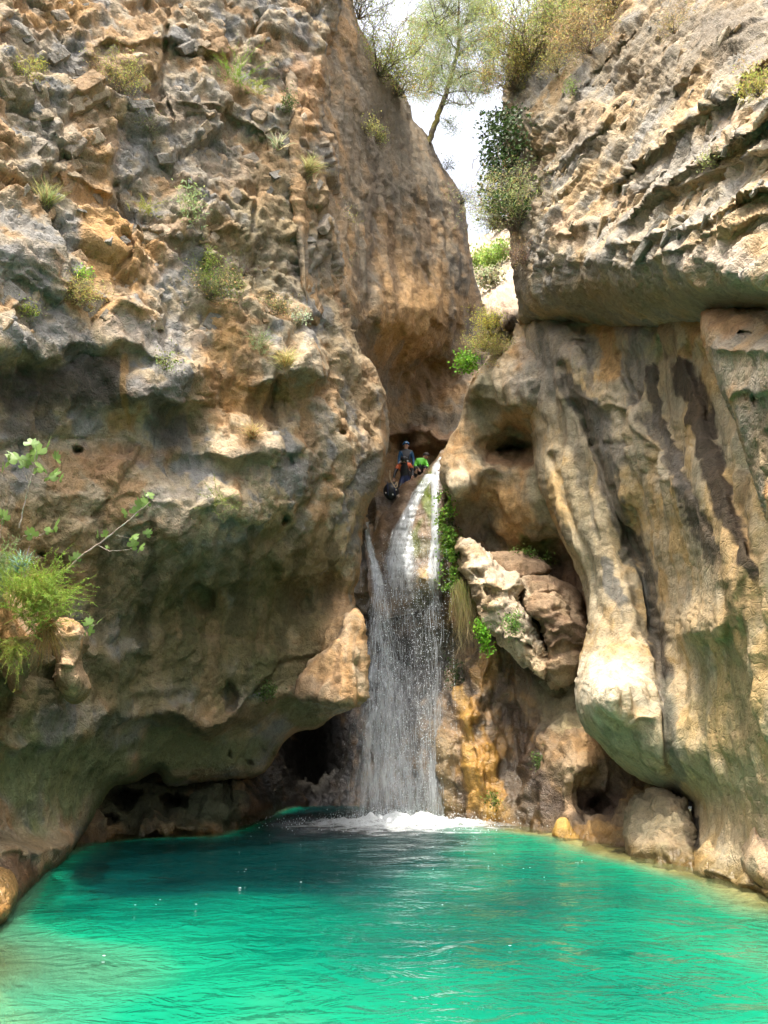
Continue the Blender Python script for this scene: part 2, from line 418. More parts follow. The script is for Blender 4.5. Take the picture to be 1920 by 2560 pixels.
left_cliff = relief('left_cliff',
    [(-620, -900), (200, -900), (850, -800), (870, -400), (862, -150), (852, 0), (832, 140), (818, 290), (838, 440), (852, 600), (872, 760), (898, 860), (934, 915), (962, 1000),
     (974, 1085), (958, 1180), (916, 1280), (906, 1330), (902, 1400), (890, 1490), (902, 1540), (914, 1620), (915, 1700), (912, 1752), (880, 1772), (832, 1792), (792, 1824),
     (742, 1832), (706, 1862), (682, 1902), (642, 1944), (520, 1952), (424, 1962), (392, 1930), (340, 1955), (286, 1966), (258, 2000), (226, 2060), (190, 2110), (160, 2150), (110, 2200), (60, 2260), (10, 2330), (-60, 2390), (-620, 2500)],
    [(-600, -900, 7.6), (0, -900, 12.8), (400, -900, 15.4), (850, -800, 18.4), (-600, -400, 7.6), (0, -400, 12.6), (400, -400, 15.2), (860, -400, 18.4),
     (-600, 0, 7.2), (0, 0, 12.1), (400, 0, 14.9), (660, 0, 16.6), (850, 0, 18.0),
     (-600, 400, 7.0), (0, 400, 11.6), (400, 400, 14.4), (600, 400, 15.5), (820, 400, 17.3),
     (0, 640, 11.1), (200, 700, 12.4), (400, 700, 14.0), (650, 700, 15.6), (850, 700, 17.6),
     (-600, 860, 6.9), (0, 850, 11.0), (300, 860, 13.0), (480, 830, 14.2), (700, 850, 15.6), (880, 880, 18.0), (920, 950, 18.8),
     (0, 940, 11.25), (250, 960, 12.95), (420, 1010, 13.95), (560, 1000, 15.0), (780, 1000, 16.6), (940, 1060, 19.3),
     (0, 1120, 11.4), (250, 1130, 13.0), (520, 1120, 14.7), (700, 1120, 15.8), (850, 1100, 17.2),
     (-600, 1240, 6.7), (0, 1240, 11.2), (200, 1230, 12.6), (420, 1240, 13.5), (560, 1240, 14.5), (700, 1240, 15.4), (860, 1240, 17.3),
     (0, 1400, 11.1), (300, 1400, 13.2), (500, 1400, 14.35), (700, 1400, 16.1), (860, 1420, 17.8),
     (0, 1600, 10.9), (300, 1600, 13.7), (500, 1600, 15.2), (700, 1600, 16.8), (800, 1560, 17.4), (890, 1620, 17.3),
     (0, 1750, 10.9), (300, 1750, 13.9), (520, 1750, 15.6), (700, 1750, 17.0), (890, 1740, 17.6),
     (0, 1900, 10.8), (200, 1900, 13.2), (400, 1900, 15.8), (640, 1880, 17.9), (760, 1810, 18.6),
     (-600, 1900, 6.6), (0, 2050, 10.6), (150, 2060, 12.8), (240, 2000, 14.6), (420, 1950, 16.4), (100, 2150, 11.7), (0, 2260, 9.6), (-600, 2300, 6.2)],
    grooves=[([(835, 60), (812, 250), (826, 420), (850, 640)], 12, 0.3), ([(420, 60), (400, 200), (430, 330)], 8, 0.25), ([(300, 440), (330, 560), (300, 690)], 8, 0.22), ([(640, 300), (650, 450), (620, 600)], 8, 0.2), ([(700, 880), (690, 1010), (720, 1180)], 9, 0.22), ([(560, 860), (545, 1000), (570, 1120)], 9, 0.2)],
    lean=lambda u, v: 1.25 * sstep(1120, 1900, v) * (1 - np.exp(-((u - 900) / 90) ** 2 - ((v - 1640) / 130) ** 2)) * sstep(2230, 2060, v),
    edge=(34, 1.5), crag=crag_left, bscale=0.74, crag_amp=0.74, strata=(math.radians(62), 1.5), rough=0.06, flute=0.05,
    feats=[(345, 970, 150, 60, -0.5), (480, 930, 90, 50, -0.5), (760, 900, 90, 70, -0.7), (640, 1100, 120, 60, -0.5), (450, 1330, 80, 60, -0.35), (560, 1250, 60, 40, -0.3),
           (60, 640, 150, 60, -0.4), (740, 300, 70, 160, -0.4), (330, 160, 60, 60, -0.3), (880, 1640, 26, 110, -0.5), (600, 1500, 140, 110, 0.35), (440, 1180, 60, 50, 0.3),
           (250, 1640, 100, 60, -0.4), (110, 2120, 90, 35, -0.5), (500, 1790, 180, 25, -0.35), (830, 1480, 60, 60, 0.6)],
    ledges=[([(-600, 830), (0, 868), (180, 872), (330, 860), (420, 890)], 0.36, 90, 18), ([(340, 985), (420, 1000), (520, 1025)], 0.4, 60, 12),
            ([(640, 945), (760, 935), (830, 945)], 0.45, 50, 12), ([(520, 1130), (620, 1125), (720, 1140)], 0.35, 50, 10),
            ([(-600, 1240), (60, 1262), (180, 1245), (330, 1225), (400, 1240)], 0.08, 70, 18), ([(360, 1255), (450, 1262), (560, 1285), (680, 1300)], 0.16, 60, 16),
            ([(60, 700), (260, 745), (400, 770)], 0.22, 60, 14), ([(330, 560), (480, 600), (600, 570)], 0.2, 60, 12), ([(60, 420), (200, 440), (300, 470)], 0.2, 60, 12),
            ([(230, 120), (420, 90), (560, 130)], 0.3, 70, 12), ([(440, 250), (600, 280), (700, 330)], 0.22, 70, 12),
            ([(380, 1775), (500, 1800), (640, 1770), (740, 1740)], 0.4, 50, 14), ([(-200, 1850), (80, 1868), (200, 1840), (290, 1790)], 0.35, 60, 16),
            ([(-200, 2140), (60, 2138), (170, 2118)], 0.3, 22, 10)],
    holes=[(506, 1505, 34, 46, 0.45), (567, 1735, 24, 44, 0.5), (203, 1117, 9, 8, 0.35), (95, 1385, 12, 8, 0.3), (145, 1388, 10, 7, 0.3),
           (580, 1880, 7, 12, 0.4), (622, 1905, 10, 9, 0.4), (680, 1880, 8, 14, 0.4), (650, 1870, 6, 6, 0.3), (755, 1490, 30, 60, 0.4), (850, 1090, 8, 12, 0.3), (720, 1300, 14, 16, 0.4)],
    base=[GREY, TAN, (0.42, 0.29, 0.17), (0.27, 0.27, 0.265)],
    tints=[(250, 500, 70, 420, ORANGE, 0.5), (180, 30, 120, 60, ORANGE, 0.8), (330, 140, 120, 80, (0.52, 0.36, 0.20), 0.8), (760, 230, 60, 130, (0.52, 0.32, 0.17), 0.75), (250, 620, 70, 90, ORANGE, 0.7),
           (480, 300, 130, 110, BLUE, 0.65), (520, 420, 120, 80, BLUE, 0.6), (140, 380, 120, 130, GREY, 0.6), (60, 100, 90, 60, BLUE, 0.5), (40, 690, 160, 70, (0.36, 0.35, 0.35), 0.7),
           (340, 680, 60, 60, ORANGE, 0.6), (360, 780, 60, 30, ORANGE, 0.6), (640, 620, 150, 160, OLIVE, 0.5), (740, 560, 120, 220, (0.32, 0.26, 0.17), 0.6), (420, 600, 80, 60, ORANGE, 0.45),
           (570, 850, 50, 110, ORANGE, 0.75), (560, 980, 60, 90, (0.42, 0.23, 0.09), 0.8), (650, 1010, 90, 60, ORANGE, 0.5), (740, 900, 70, 50, PALE, 0.7), (880, 880, 45, 160, TAN, 0.7), (920, 1020, 40, 140, (0.42, 0.31, 0.19), 0.8),
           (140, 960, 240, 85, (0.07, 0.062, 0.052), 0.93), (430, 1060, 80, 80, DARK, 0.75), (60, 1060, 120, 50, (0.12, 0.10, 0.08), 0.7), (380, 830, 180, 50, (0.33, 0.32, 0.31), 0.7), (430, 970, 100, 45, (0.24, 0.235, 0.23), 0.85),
           (300, 1140, 140, 45, (0.34, 0.21, 0.12), 0.75), (560, 1140, 60, 60, PALE, 0.5), (640, 1150, 60, 70, (0.40, 0.36, 0.31), 0.6), (460, 1270, 120, 60, PALE, 0.55), (460, 1320, 60, 50, GREY, 0.6),
           (100, 1330, 140, 90, (0.24, 0.20, 0.11), 0.8), (330, 1470, 160, 170, (0.20, 0.172, 0.10), 0.88), (600, 1570, 260, 170, (0.19, 0.165, 0.085), 0.9), (760, 1480, 80, 120, (0.17, 0.145, 0.08), 0.7),
           (560, 1400, 140, 70, OLIVE, 0.6), (750, 1360, 110, 90, (0.34, 0.27, 0.17), 0.6), (250, 1700, 110, 90, (0.36, 0.26, 0.16), 0.6), (60, 1700, 120, 120, (0.20, 0.16, 0.07), 0.8),
           (840, 1640, 60, 110, (0.50, 0.34, 0.19), 0.8), (900, 1680, 20, 80, PALE, 0.5), (540, 1800, 160, 26, (0.36, 0.25, 0.16), 0.65), (150, 1940, 300, 140, (0.21, 0.255, 0.125), 0.94), (480, 1880, 250, 95, (0.21, 0.24, 0.125), 0.92), (650, 1690, 200, 60, (0.18, 0.165, 0.08), 0.8), (330, 1700, 220, 90, (0.27, 0.23, 0.125), 0.8), (480, 1640, 160, 80, (0.21, 0.18, 0.095), 0.8), (700, 1380, 160, 70, (0.24, 0.19, 0.11), 0.7), (560, 1800, 200, 30, (0.27, 0.20, 0.12), 0.7),  # green underside tints: algae, lightened to paint in bounce from the pool
           (520, 1930, 120, 16, (0.36, 0.29, 0.18), 0.7), (760, 1790, 80, 40, (0.20, 0.21, 0.10), 0.8), (60, 2110, 140, 30, (0.28, 0.22, 0.13), 0.8), (60, 2200, 120, 60, (0.15, 0.085, 0.045), 0.9)],
    streaks=[([(610, 800), (640, 960), (640, 1120)], 22, 14, (0.30, 0.20, 0.11), 0.7), ([(500, 880), (500, 1000), (495, 1130)], 14, 22, (0.36, 0.27, 0.17), 0.6),
             ([(310, 900), (320, 1080)], 10, 8, (0.40, 0.25, 0.11), 0.7), ([(60, 1260), (80, 1480)], 18, 14, (0.36, 0.25, 0.13), 0.5),
             ([(440, 1420), (430, 1620)], 24, 34, (0.12, 0.12, 0.06), 0.5), ([(560, 1360), (520, 1640)], 18, 30, (0.15, 0.13, 0.07), 0.5), ([(680, 1400), (640, 1700)], 20, 34, (0.12, 0.13, 0.06), 0.6), ([(380, 1300), (372, 1480), (360, 1640)], 16, 24, (0.10, 0.095, 0.06), 0.75), ([(250, 1290), (262, 1450), (250, 1600)], 22, 16, (0.13, 0.115, 0.07), 0.7), ([(620, 1320), (600, 1460), (596, 1600)], 14, 22, (0.11, 0.105, 0.06), 0.7), ([(740, 1330), (730, 1500), (700, 1640)], 16, 24, (0.12, 0.11, 0.06), 0.7), ([(820, 1290), (830, 1420), (815, 1540)], 14, 18, (0.13, 0.11, 0.07), 0.65), ([(150, 1270), (160, 1400), (170, 1560)], 16, 20, (0.15, 0.125, 0.075), 0.6), ([(470, 1400), (476, 1560), (450, 1730)], 14, 26, (0.13, 0.13, 0.07), 0.65), ([(330, 1640), (310, 1760), (240, 1880)], 20, 30, (0.14, 0.155, 0.08), 0.6), ([(540, 1560), (520, 1680), (500, 1800)], 16, 22, (0.33, 0.24, 0.14), 0.6), ([(410, 1460), (400, 1620), (390, 1740)], 10, 18, (0.34, 0.26, 0.16), 0.55), ([(660, 1500), (648, 1640)], 12, 16, (0.32, 0.25, 0.15), 0.5), ([(780, 1080), (770, 1200), (760, 1320)], 14, 16, (0.20, 0.16, 0.11), 0.6), ([(690, 960), (680, 1080)], 14, 12, (0.16, 0.12, 0.08), 0.6)],
    wetf=lambda u, v: 0.7 * sstep(2080, 2200, v))

gorge_wall = relief('gorge_wall',
    [(700, -300), (866, -300), (874, -40), (892, 50), (922, 108), (950, 152), (1000, 212), (1024, 262), (1034, 302), (1074, 345), (1098, 402), (1138, 458), (1163, 520),
     (1171, 600), (1184, 680), (1202, 744), (1214, 775), (1222, 850), (1270, 950), (1340, 1150), (1340, 1340), (880, 1340), (780, 1200), (740, 700)],
    [(700, -300, 19), (870, -300, 20.5), (800, 0, 18.6), (880, 0, 20.6), (820, 300, 18.2), (920, 260, 21.2), (1020, 300, 25), (840, 550, 18.3), (920, 550, 20.6), (1000, 500, 22.8), (1160, 550, 27),
     (870, 800, 18.8), (950, 800, 21.2), (1050, 800, 24), (1200, 800, 28), (900, 950, 21.5), (980, 960, 25.2), (1100, 960, 26.4), (1250, 1000, 27), (960, 1060, 25.6), (1000, 1110, 26.3), (1100, 1080, 26.2), (1000, 1250, 26), (850, 1250, 22), (1300, 1300, 26)],
    edge=(26, 1.6), crag=lambda u, v: np.clip(0.5 - 0.38 * sstep(480, 700, v), 0.1, 1), crag_amp=0.55, flute=0.15, rough=0.05, seed=5.5,
    feats=[(1040, 760, 70, 60, -0.6), (1000, 640, 50, 120, 0.5), (1130, 700, 40, 140, -0.5), (1080, 930, 110, 40, 0.8), (1060, 1105, 90, 30, -0.7), (1010, 1120, 34, 40, 0.8)],
    ledges=[([(985, 1090), (1060, 1078), (1150, 1100)], 0.6, 26, 10), ([(930, 800), (1040, 830), (1120, 790)], 0.5, 70, 20)],
    base=[(0.34, 0.275, 0.20), (0.42, 0.33, 0.23), (0.48, 0.33, 0.19), (0.28, 0.245, 0.195)],
    tints=[(960, 330, 150, 270, (0.27, 0.235, 0.185), 0.8), (1040, 790, 120, 140, (0.62, 0.39, 0.18), 0.85), (1000, 680, 60, 120, (0.50, 0.34, 0.19), 0.6), (1080, 940, 110, 60, (0.46, 0.28, 0.14), 0.7),
           (1060, 1090, 100, 40, (0.30, 0.19, 0.12), 0.8), (900, 1000, 70, 160, (0.42, 0.30, 0.19), 0.7), (1150, 500, 30, 100, (0.40, 0.34, 0.26), 0.6)],
    streaks=[([(930, 300), (930, 620), (920, 800)], 22, 12, (0.17, 0.14, 0.11), 0.6), ([(985, 520), (980, 800)], 16, 12, (0.22, 0.15, 0.09), 0.6), ([(1060, 560), (1065, 720)], 14, 12, (0.22, 0.15, 0.09), 0.5), ([(890, 620), (905, 860)], 10, 10, (0.22, 0.17, 0.12), 0.6)])

def crag_right(u, v):
    return np.clip(1.0 - 0.62 * sstep(655, 730, v - 0.03 * (u - 1600)), 0.12, 1)

right_cliff = relief('right_cliff',
    [(1420, -420), (1400, -150), (1340, 20), (1282, 96), (1262, 200), (1256, 300), (1262, 420), (1272, 520), (1276, 620), (1282, 700), (1296, 762), (1312, 812), (1500, 826), (1760, 816), (1920, 800), (2620, 760), (2620, -420)],
    [(1420, -400, 21), (1900, -400, 17), (2600, -400, 10.5), (1300, 100, 20.6), (1400, 0, 20), (1500, 0, 19), (1700, 0, 17), (1920, 0, 15), (2600, 0, 9.6),
     (1280, 300, 19.8), (1400, 300, 18.0), (1500, 300, 16.8), (1700, 300, 14.9), (1920, 300, 13.0), (1290, 550, 19.2), (1400, 520, 17.3), (1550, 500, 15.7), (1750, 500, 13.9), (1920, 500, 12.5), (2600, 500, 8.2),
     (1310, 680, 18.6), (1420, 690, 16.2), (1550, 680, 14.5), (1750, 670, 12.7), (1920, 690, 11.3), (2600, 700, 8.0), (1310, 745, 18.8), (1420, 748, 16.7), (1550, 742, 15.0), (1750, 735, 13.2), (1920, 742, 11.8), (1320, 800, 19.6), (1420, 795, 18.5), (1500, 800, 17.5), (1740, 795, 15.2), (1920, 780, 13.6), (2600, 780, 9.4)],
    lean=lambda u, v: -3.4 * sstep(1420, 1880, u) * sstep(-500, 300, v) - 0.5 * sstep(1380, 1600, u) * sstep(806, 720, v),
    edge=(30, 1.3), crag=crag_right, crag_amp=0.75, bscale=1.65, warp=12, strata=(math.radians(33), 3.0), rough=0.06, seed=11.0,
    feats=[(1330, 560, 60, 120, -0.2), (1500, 640, 120, 30, -0.3), (1430, 240, 60, 80, -0.4), (1640, 250, 120, 60, 0.6), (1330, 420, 40, 90, 0.4)],
    ledges=[([(1500, 480), (1600, 395), (1700, 320), (1800, 240), (1940, 140), (2300, -60)], 0.75, 34, 12), ([(1560, 560), (1640, 500), (1740, 420), (1860, 330), (1960, 270), (2300, 80)], 0.7, 34, 12), ([(1340, 470), (1420, 400), (1500, 330), (1560, 250)], 0.4, 34, 12), ([(1380, 600), (1480, 560), (1580, 480), (1640, 430)], 0.45, 30, 12), ([(1640, 640), (1740, 610), (1840, 570), (1940, 530), (2300, 420)], 0.5, 26, 12), ([(1700, 470), (1800, 420), (1900, 380), (2300, 200)], 0.4, 24, 10), ([(1420, 240), (1500, 160), (1580, 60)], 0.4, 34, 12),
            ([(1520, 620), (1640, 590), (1760, 560), (1860, 520), (1960, 470), (2300, 330)], 0.7, 34, 12), ([(1330, 660), (1400, 640), (1450, 665), (1500, 640), (1560, 675), (1640, 650), (1700, 672), (1780, 655), (1850, 700), (1920, 690), (2300, 690)], 0.35, 60, 30),
            ([(1600, 300), (1700, 200), (1800, 110), (1920, 10), (2200, -150)], 0.5, 60, 30)],
    base=[(0.41, 0.365, 0.29), (0.53, 0.455, 0.335), (0.54, 0.40, 0.24), (0.34, 0.325, 0.295)],
    tints=[(1810, 90, 170, 120, (0.22, 0.19, 0.15), 0.9), (1620, 150, 140, 130, (0.27, 0.235, 0.18), 0.8), (1700, 420, 160, 60, (0.36, 0.345, 0.315), 0.7, -0.5), (1500, 560, 120, 40, (0.36, 0.34, 0.30), 0.6, -0.5), (1450, 340, 90, 90, (0.33, 0.29, 0.235), 0.6), (1560, 500, 60, 40, ORANGE, 0.45), (1420, 580, 60, 50, (0.55, 0.40, 0.26), 0.7), (1860, 300, 90, 30, (0.55, 0.36, 0.20), 0.5),  # first tint paints shade onto the steep top face
           (1800, 650, 140, 50, (0.46, 0.44, 0.42), 0.6), (1560, 745, 250, 55, (0.34, 0.30, 0.21), 0.8), (1840, 745, 120, 45, (0.35, 0.31, 0.24), 0.8), (1330, 470, 60, 120, (0.24, 0.22, 0.19), 0.6), (1290, 700, 40, 80, (0.25, 0.235, 0.21), 0.7),
           (1470, 720, 60, 30, (0.42, 0.31, 0.16), 0.5)])

DK = (0.06, 0.052, 0.048); GY = (0.25, 0.235, 0.215); FL = (0.44, 0.31, 0.165)
flowstone_wall = relief('flowstone_wall',
    [(1330, 770), (1304, 850), (1300, 920), (1312, 1010), (1332, 1090), (1340, 1180), (1378, 1295), (1424, 1390), (1458, 1463), (1468, 1560), (1448, 1650), (1438, 1735), (1446, 1790), (1466, 1834), (1512, 1876), (1562, 1924), (1622, 1962), (1690, 1984),
     (1728, 2010), (1722, 2060), (1712, 2120), (1716, 2195), (1770, 2250), (1840, 2290), (1920, 2330), (2100, 2400), (2620, 2600), (2620, 740), (1900, 750), (1600, 762)],
    [(1330, 780, 20.2), (1420, 780, 19.2), (1600, 780, 17.2), (1920, 770, 14.2), (2600, 760, 10), (1320, 860, 19.4), (1420, 860, 18.0), (1600, 860, 16.2), (1760, 860, 14.9), (1920, 860, 13.4), (1310, 950, 19.0), (1400, 980, 17.7), (1520, 960, 16.6), (1700, 1000, 15.0), (1920, 1000, 12.9),
     (1340, 1100, 18.6), (1440, 1130, 17.3), (1560, 1130, 15.9), (1700, 1200, 14.5), (1920, 1250, 12.2), (1400, 1300, 17.6), (1480, 1350, 16.7), (1560, 1350, 16.2), (1640, 1350, 14.8), (1760, 1400, 13.4), (1920, 1500, 11.5),
     (1490, 1500, 16.6), (1560, 1520, 15.7), (1640, 1540, 15.1), (1700, 1560, 13.7), (1470, 1650, 15.8), (1540, 1690, 14.7), (1600, 1700, 14.6), (1660, 1700, 14.2), (1760, 1700, 12.8), (1920, 1750, 10.9),
     (1450, 1760, 15.6), (1520, 1780, 14.6), (1600, 1800, 14.2), (1480, 1840, 16.2), (1560, 1900, 15.5), (1640, 1880, 14.2), (1640, 1960, 15.2), (1740, 1900, 12.9), (1740, 1990, 13.8), (1750, 2080, 13.6), (1760, 2180, 12.5), (1920, 1950, 10.8), (1920, 2100, 10.9), (1840, 2215, 11.6), (1920, 2240, 10.8), (2600, 1500, 7.6), (2600, 2400, 7)],
    lean=lambda u, v: -3.4 * sstep(1420, 1880, u) * sstep(2170, 1300, v) * sstep(1420 + 0.28 * (v - 800), 1640 + 0.28 * (v - 800), u) + 0.75 * sstep(830, 900, v) * sstep(1900, 1600, v) * (1 - 0.9 * np.exp(-((u - 1560 - 0.55 * (v - 1050)) / 80) ** 2) * sstep(1330, 1230, v)) * (1 - np.exp(-((u - 1540) / 90) ** 2 - ((v - 1730) / 90) ** 2)) * (1 - 0.9 * np.exp(-((u - 1735) / 70) ** 2 - ((v - 1560) / 60) ** 2)) * sstep(1330, 1420, u + 0.2 * (1500 - v)),
    grooves=[([(1450, 1040), (1500, 1140), (1545, 1270), (1610, 1420), (1634, 1540), (1648, 1680), (1668, 1830), (1690, 1990)], 11, 0.34), ([(1400, 900), (1440, 1010), (1490, 1130)], 12, 0.35), ([(1372, 1120), (1420, 1260), (1470, 1400), (1500, 1560)], 12, 0.3), ([(1540, 830), (1555, 930), (1600, 1020)], 10, 0.25), ([(1640, 820), (1650, 950), (1700, 1120), (1780, 1350)], 12, 0.3), ([(1720, 830), (1760, 1000), (1830, 1230), (1890, 1420)], 12, 0.3), ([(1800, 1450), (1830, 1650), (1850, 1850)], 16, 0.2)],
    mat=M_SMOOTH, edge=(42, 1.5), crag=lambda u, v: np.clip(0.10 + 0.5 * np.exp(-((u - 1560 - 0.55 * (v - 1050)) / 75) ** 2) * sstep(880, 960, v) * sstep(1280, 1180, v) + 0.35 * np.exp(-((u - 1730) / 80) ** 2 - ((v - 1560) / 70) ** 2) + 0.28 * np.exp(-((u - 1540) / 90) ** 2 - ((v - 1750) / 70) ** 2), 0, 1),
    crag_amp=0.55, flute=0.13, rough=0.045, seed=21.0,
    feats=[(1400, 900, 46, 60, -0.35), (1480, 880, 26, 70, 0.25), (1560, 860, 40, 90, -0.3), (1680, 1050, 36, 160, 0.3), (1740, 1120, 30, 220, -0.3), (1600, 1400, 30, 200, 0.5), (1640, 1600, 22, 140, 0.5), (1560, 1250, 40, 100, -0.25), (1800, 1450, 60, 300, -0.25), (1880, 1650, 40, 260, 0.25), (1530, 1740, 70, 70, -0.5)],
    holes=[(1688, 1998, 10, 26, 0.5), (1450, 850, 14, 16, 0.3)],
    ledges=[([(1440, 985), (1520, 1020), (1590, 1060), (1660, 1200), (1700, 1230)], 0.35, 40, 16), ([(1440, 1788), (1500, 1800), (1560, 1812), (1640, 1800)], 0.28, 40, 26), ([(1690, 1590), (1760, 1600), (1800, 1580)], 0.3, 50, 18), ([(1720, 2168), (1800, 2196), (1920, 2236), (2200, 2330)], 0.22, 26, 8)],
    base=[(0.45, 0.375, 0.255), (0.52, 0.42, 0.275), (0.52, 0.38, 0.20), (0.40, 0.35, 0.255)],
    tints=[(1400, 860, 110, 90, (0.34, 0.31, 0.27), 0.8), (1360, 930, 70, 90, (0.32, 0.29, 0.25), 0.8), (1560, 1040, 90, 120, PALE, 0.55), (1660, 1180, 60, 60, PALE, 0.5), (1440, 1060, 90, 90, (0.30, 0.27, 0.21), 0.6),
           (1500, 1400, 90, 200, (0.50, 0.435, 0.32), 0.75), (1540, 1720, 110, 110, (0.78, 0.70, 0.56), 0.85), (1600, 1900, 180, 90, (0.43, 0.40, 0.28), 0.8), (1730, 1560, 70, 70, (0.56, 0.44, 0.28), 0.6), (1850, 1750, 120, 180, (0.38, 0.29, 0.13), 0.6), (1860, 2020, 120, 120, (0.40, 0.31, 0.20), 0.7),  # pale tint on the bulb paints in part of its sunlight
           (1770, 1950, 110, 60, (0.36, 0.34, 0.20), 0.7), (1840, 1400, 90, 220, (0.48, 0.31, 0.13), 0.6), (1450, 1250, 50, 120, (0.33, 0.28, 0.18), 0.6), (1820, 2235, 140, 22, (0.30, 0.19, 0.06), 0.8)],
    streaks=[([(1510, 800), (1520, 880), (1520, 960)], 22, 30, ORANGE, 0.85), ([(1580, 800), (1585, 900), (1600, 1010)], 28, 36, GY, 0.85), ([(1660, 800), (1680, 900)], 22, 26, (0.30, 0.22, 0.14), 0.7), ([(1735, 800), (1720, 900)], 26, 18, (0.48, 0.29, 0.12), 0.8),
             ([(1625, 930), (1650, 1040), (1690, 1150), (1740, 1280), (1790, 1440)], 20, 26, DK, 0.82), ([(1625, 1050), (1660, 1110), (1720, 1240)], 30, 22, (0.16, 0.145, 0.13), 0.8),
             ([(1715, 925), (1745, 1030), (1780, 1150), (1820, 1290), (1870, 1420), (1900, 1450)], 34, 24, (0.07, 0.055, 0.042), 0.95), ([(1850, 1180), (1880, 1300)], 12, 18, (0.20, 0.15, 0.09), 0.6),
             ([(1420, 960), (1490, 1060), (1530, 1200), (1560, 1300), (1625, 1440), (1640, 1560), (1655, 1680), (1670, 1800), (1680, 1900)], 26, 20, (0.14, 0.13, 0.115), 0.85), ([(1480, 1020), (1560, 1170)], 26, 22, (0.20, 0.19, 0.18), 0.7),
             ([(1515, 1410), (1530, 1470), (1555, 1520)], 22, 20, (0.17, 0.17, 0.165), 0.85), ([(1560, 1380), (1610, 1450), (1640, 1600)], 12, 10, (0.10, 0.10, 0.09), 0.8), ([(1670, 1700), (1690, 1900), (1690, 2000)], 20, 12, (0.20, 0.20, 0.16), 0.7),
             ([(1722, 2010), (1735, 2060), (1745, 2130)], 9, 7, (0.04, 0.035, 0.03), 0.95), ([(1660, 1560), (1670, 1700)], 10, 18, (0.07, 0.065, 0.06), 0.8), ([(1380, 1270), (1430, 1360)], 8, 10, (0.12, 0.11, 0.09), 0.6), ([(1350, 820), (1370, 900), (1390, 990)], 12, 16, (0.20, 0.19, 0.17), 0.7), ([(1460, 810), (1470, 900), (1480, 980)], 10, 14, (0.22, 0.205, 0.18), 0.7), ([(1800, 1400), (1815, 1560), (1822, 1720)], 12, 18, (0.30, 0.23, 0.12), 0.6), ([(1870, 1520), (1880, 1700), (1882, 1880)], 14, 20, (0.28, 0.22, 0.12), 0.6), ([(1760, 1620), (1765, 1780), (1758, 1940)], 12, 22, (0.30, 0.27, 0.16), 0.6), ([(1600, 1830), (1620, 1920)], 12, 10, (0.24, 0.25, 0.15), 0.6), ([(1520, 1820), (1545, 1890)], 10, 10, (0.24, 0.25, 0.15), 0.6), ([(1440, 1120), (1470, 1230), (1500, 1340)], 10, 12, (0.20, 0.185, 0.15), 0.6)],
    wetf=lambda u, v: 0.6 * sstep(2150, 2230, v))

right_buttress = relief('right_buttress',
    [(1752, 782), (1758, 850), (1782, 930), (1812, 1000), (1842, 1080), (1872, 1180), (1910, 1280), (1960, 1380), (2100, 1500), (2620, 1500), (2620, 720), (1900, 760), (1800, 764)],
    [(1760, 790, 14.6), (1920, 780, 12.9), (1790, 860, 13.6), (1920, 860, 11.9), (1840, 960, 13.0), (1920, 1000, 11.9), (1880, 1120, 12.6), (1960, 1250, 11.7), (2600, 800, 8.5), (2600, 1450, 7.6)],
    lean=lambda u, v: -4.0 + 0 * u,
    edge=(30, 1.0), crag=lambda u, v: 0.55 + 0 * u, crag_amp=0.5, rough=0.06, seed=33.0, ledges=[([(1770, 870), (1860, 880), (1960, 860), (2300, 840)], 0.35, 30, 12), ([(1800, 985), (1880, 990), (1960, 960), (2300, 960)], 0.35, 50, 14)],
    holes=[(1862, 830, 18, 7, 0.3), (1880, 1000, 16, 18, 0.3)],
    base=[(0.46, 0.36, 0.24), (0.56, 0.42, 0.27), (0.52, 0.31, 0.15), (0.36, 0.32, 0.26)], tints=[(1820, 800, 80, 40, (0.52, 0.31, 0.16), 0.8), (1850, 920, 80, 60, PALE, 0.6), (1900, 1120, 50, 100, (0.33, 0.26, 0.16), 0.7)])

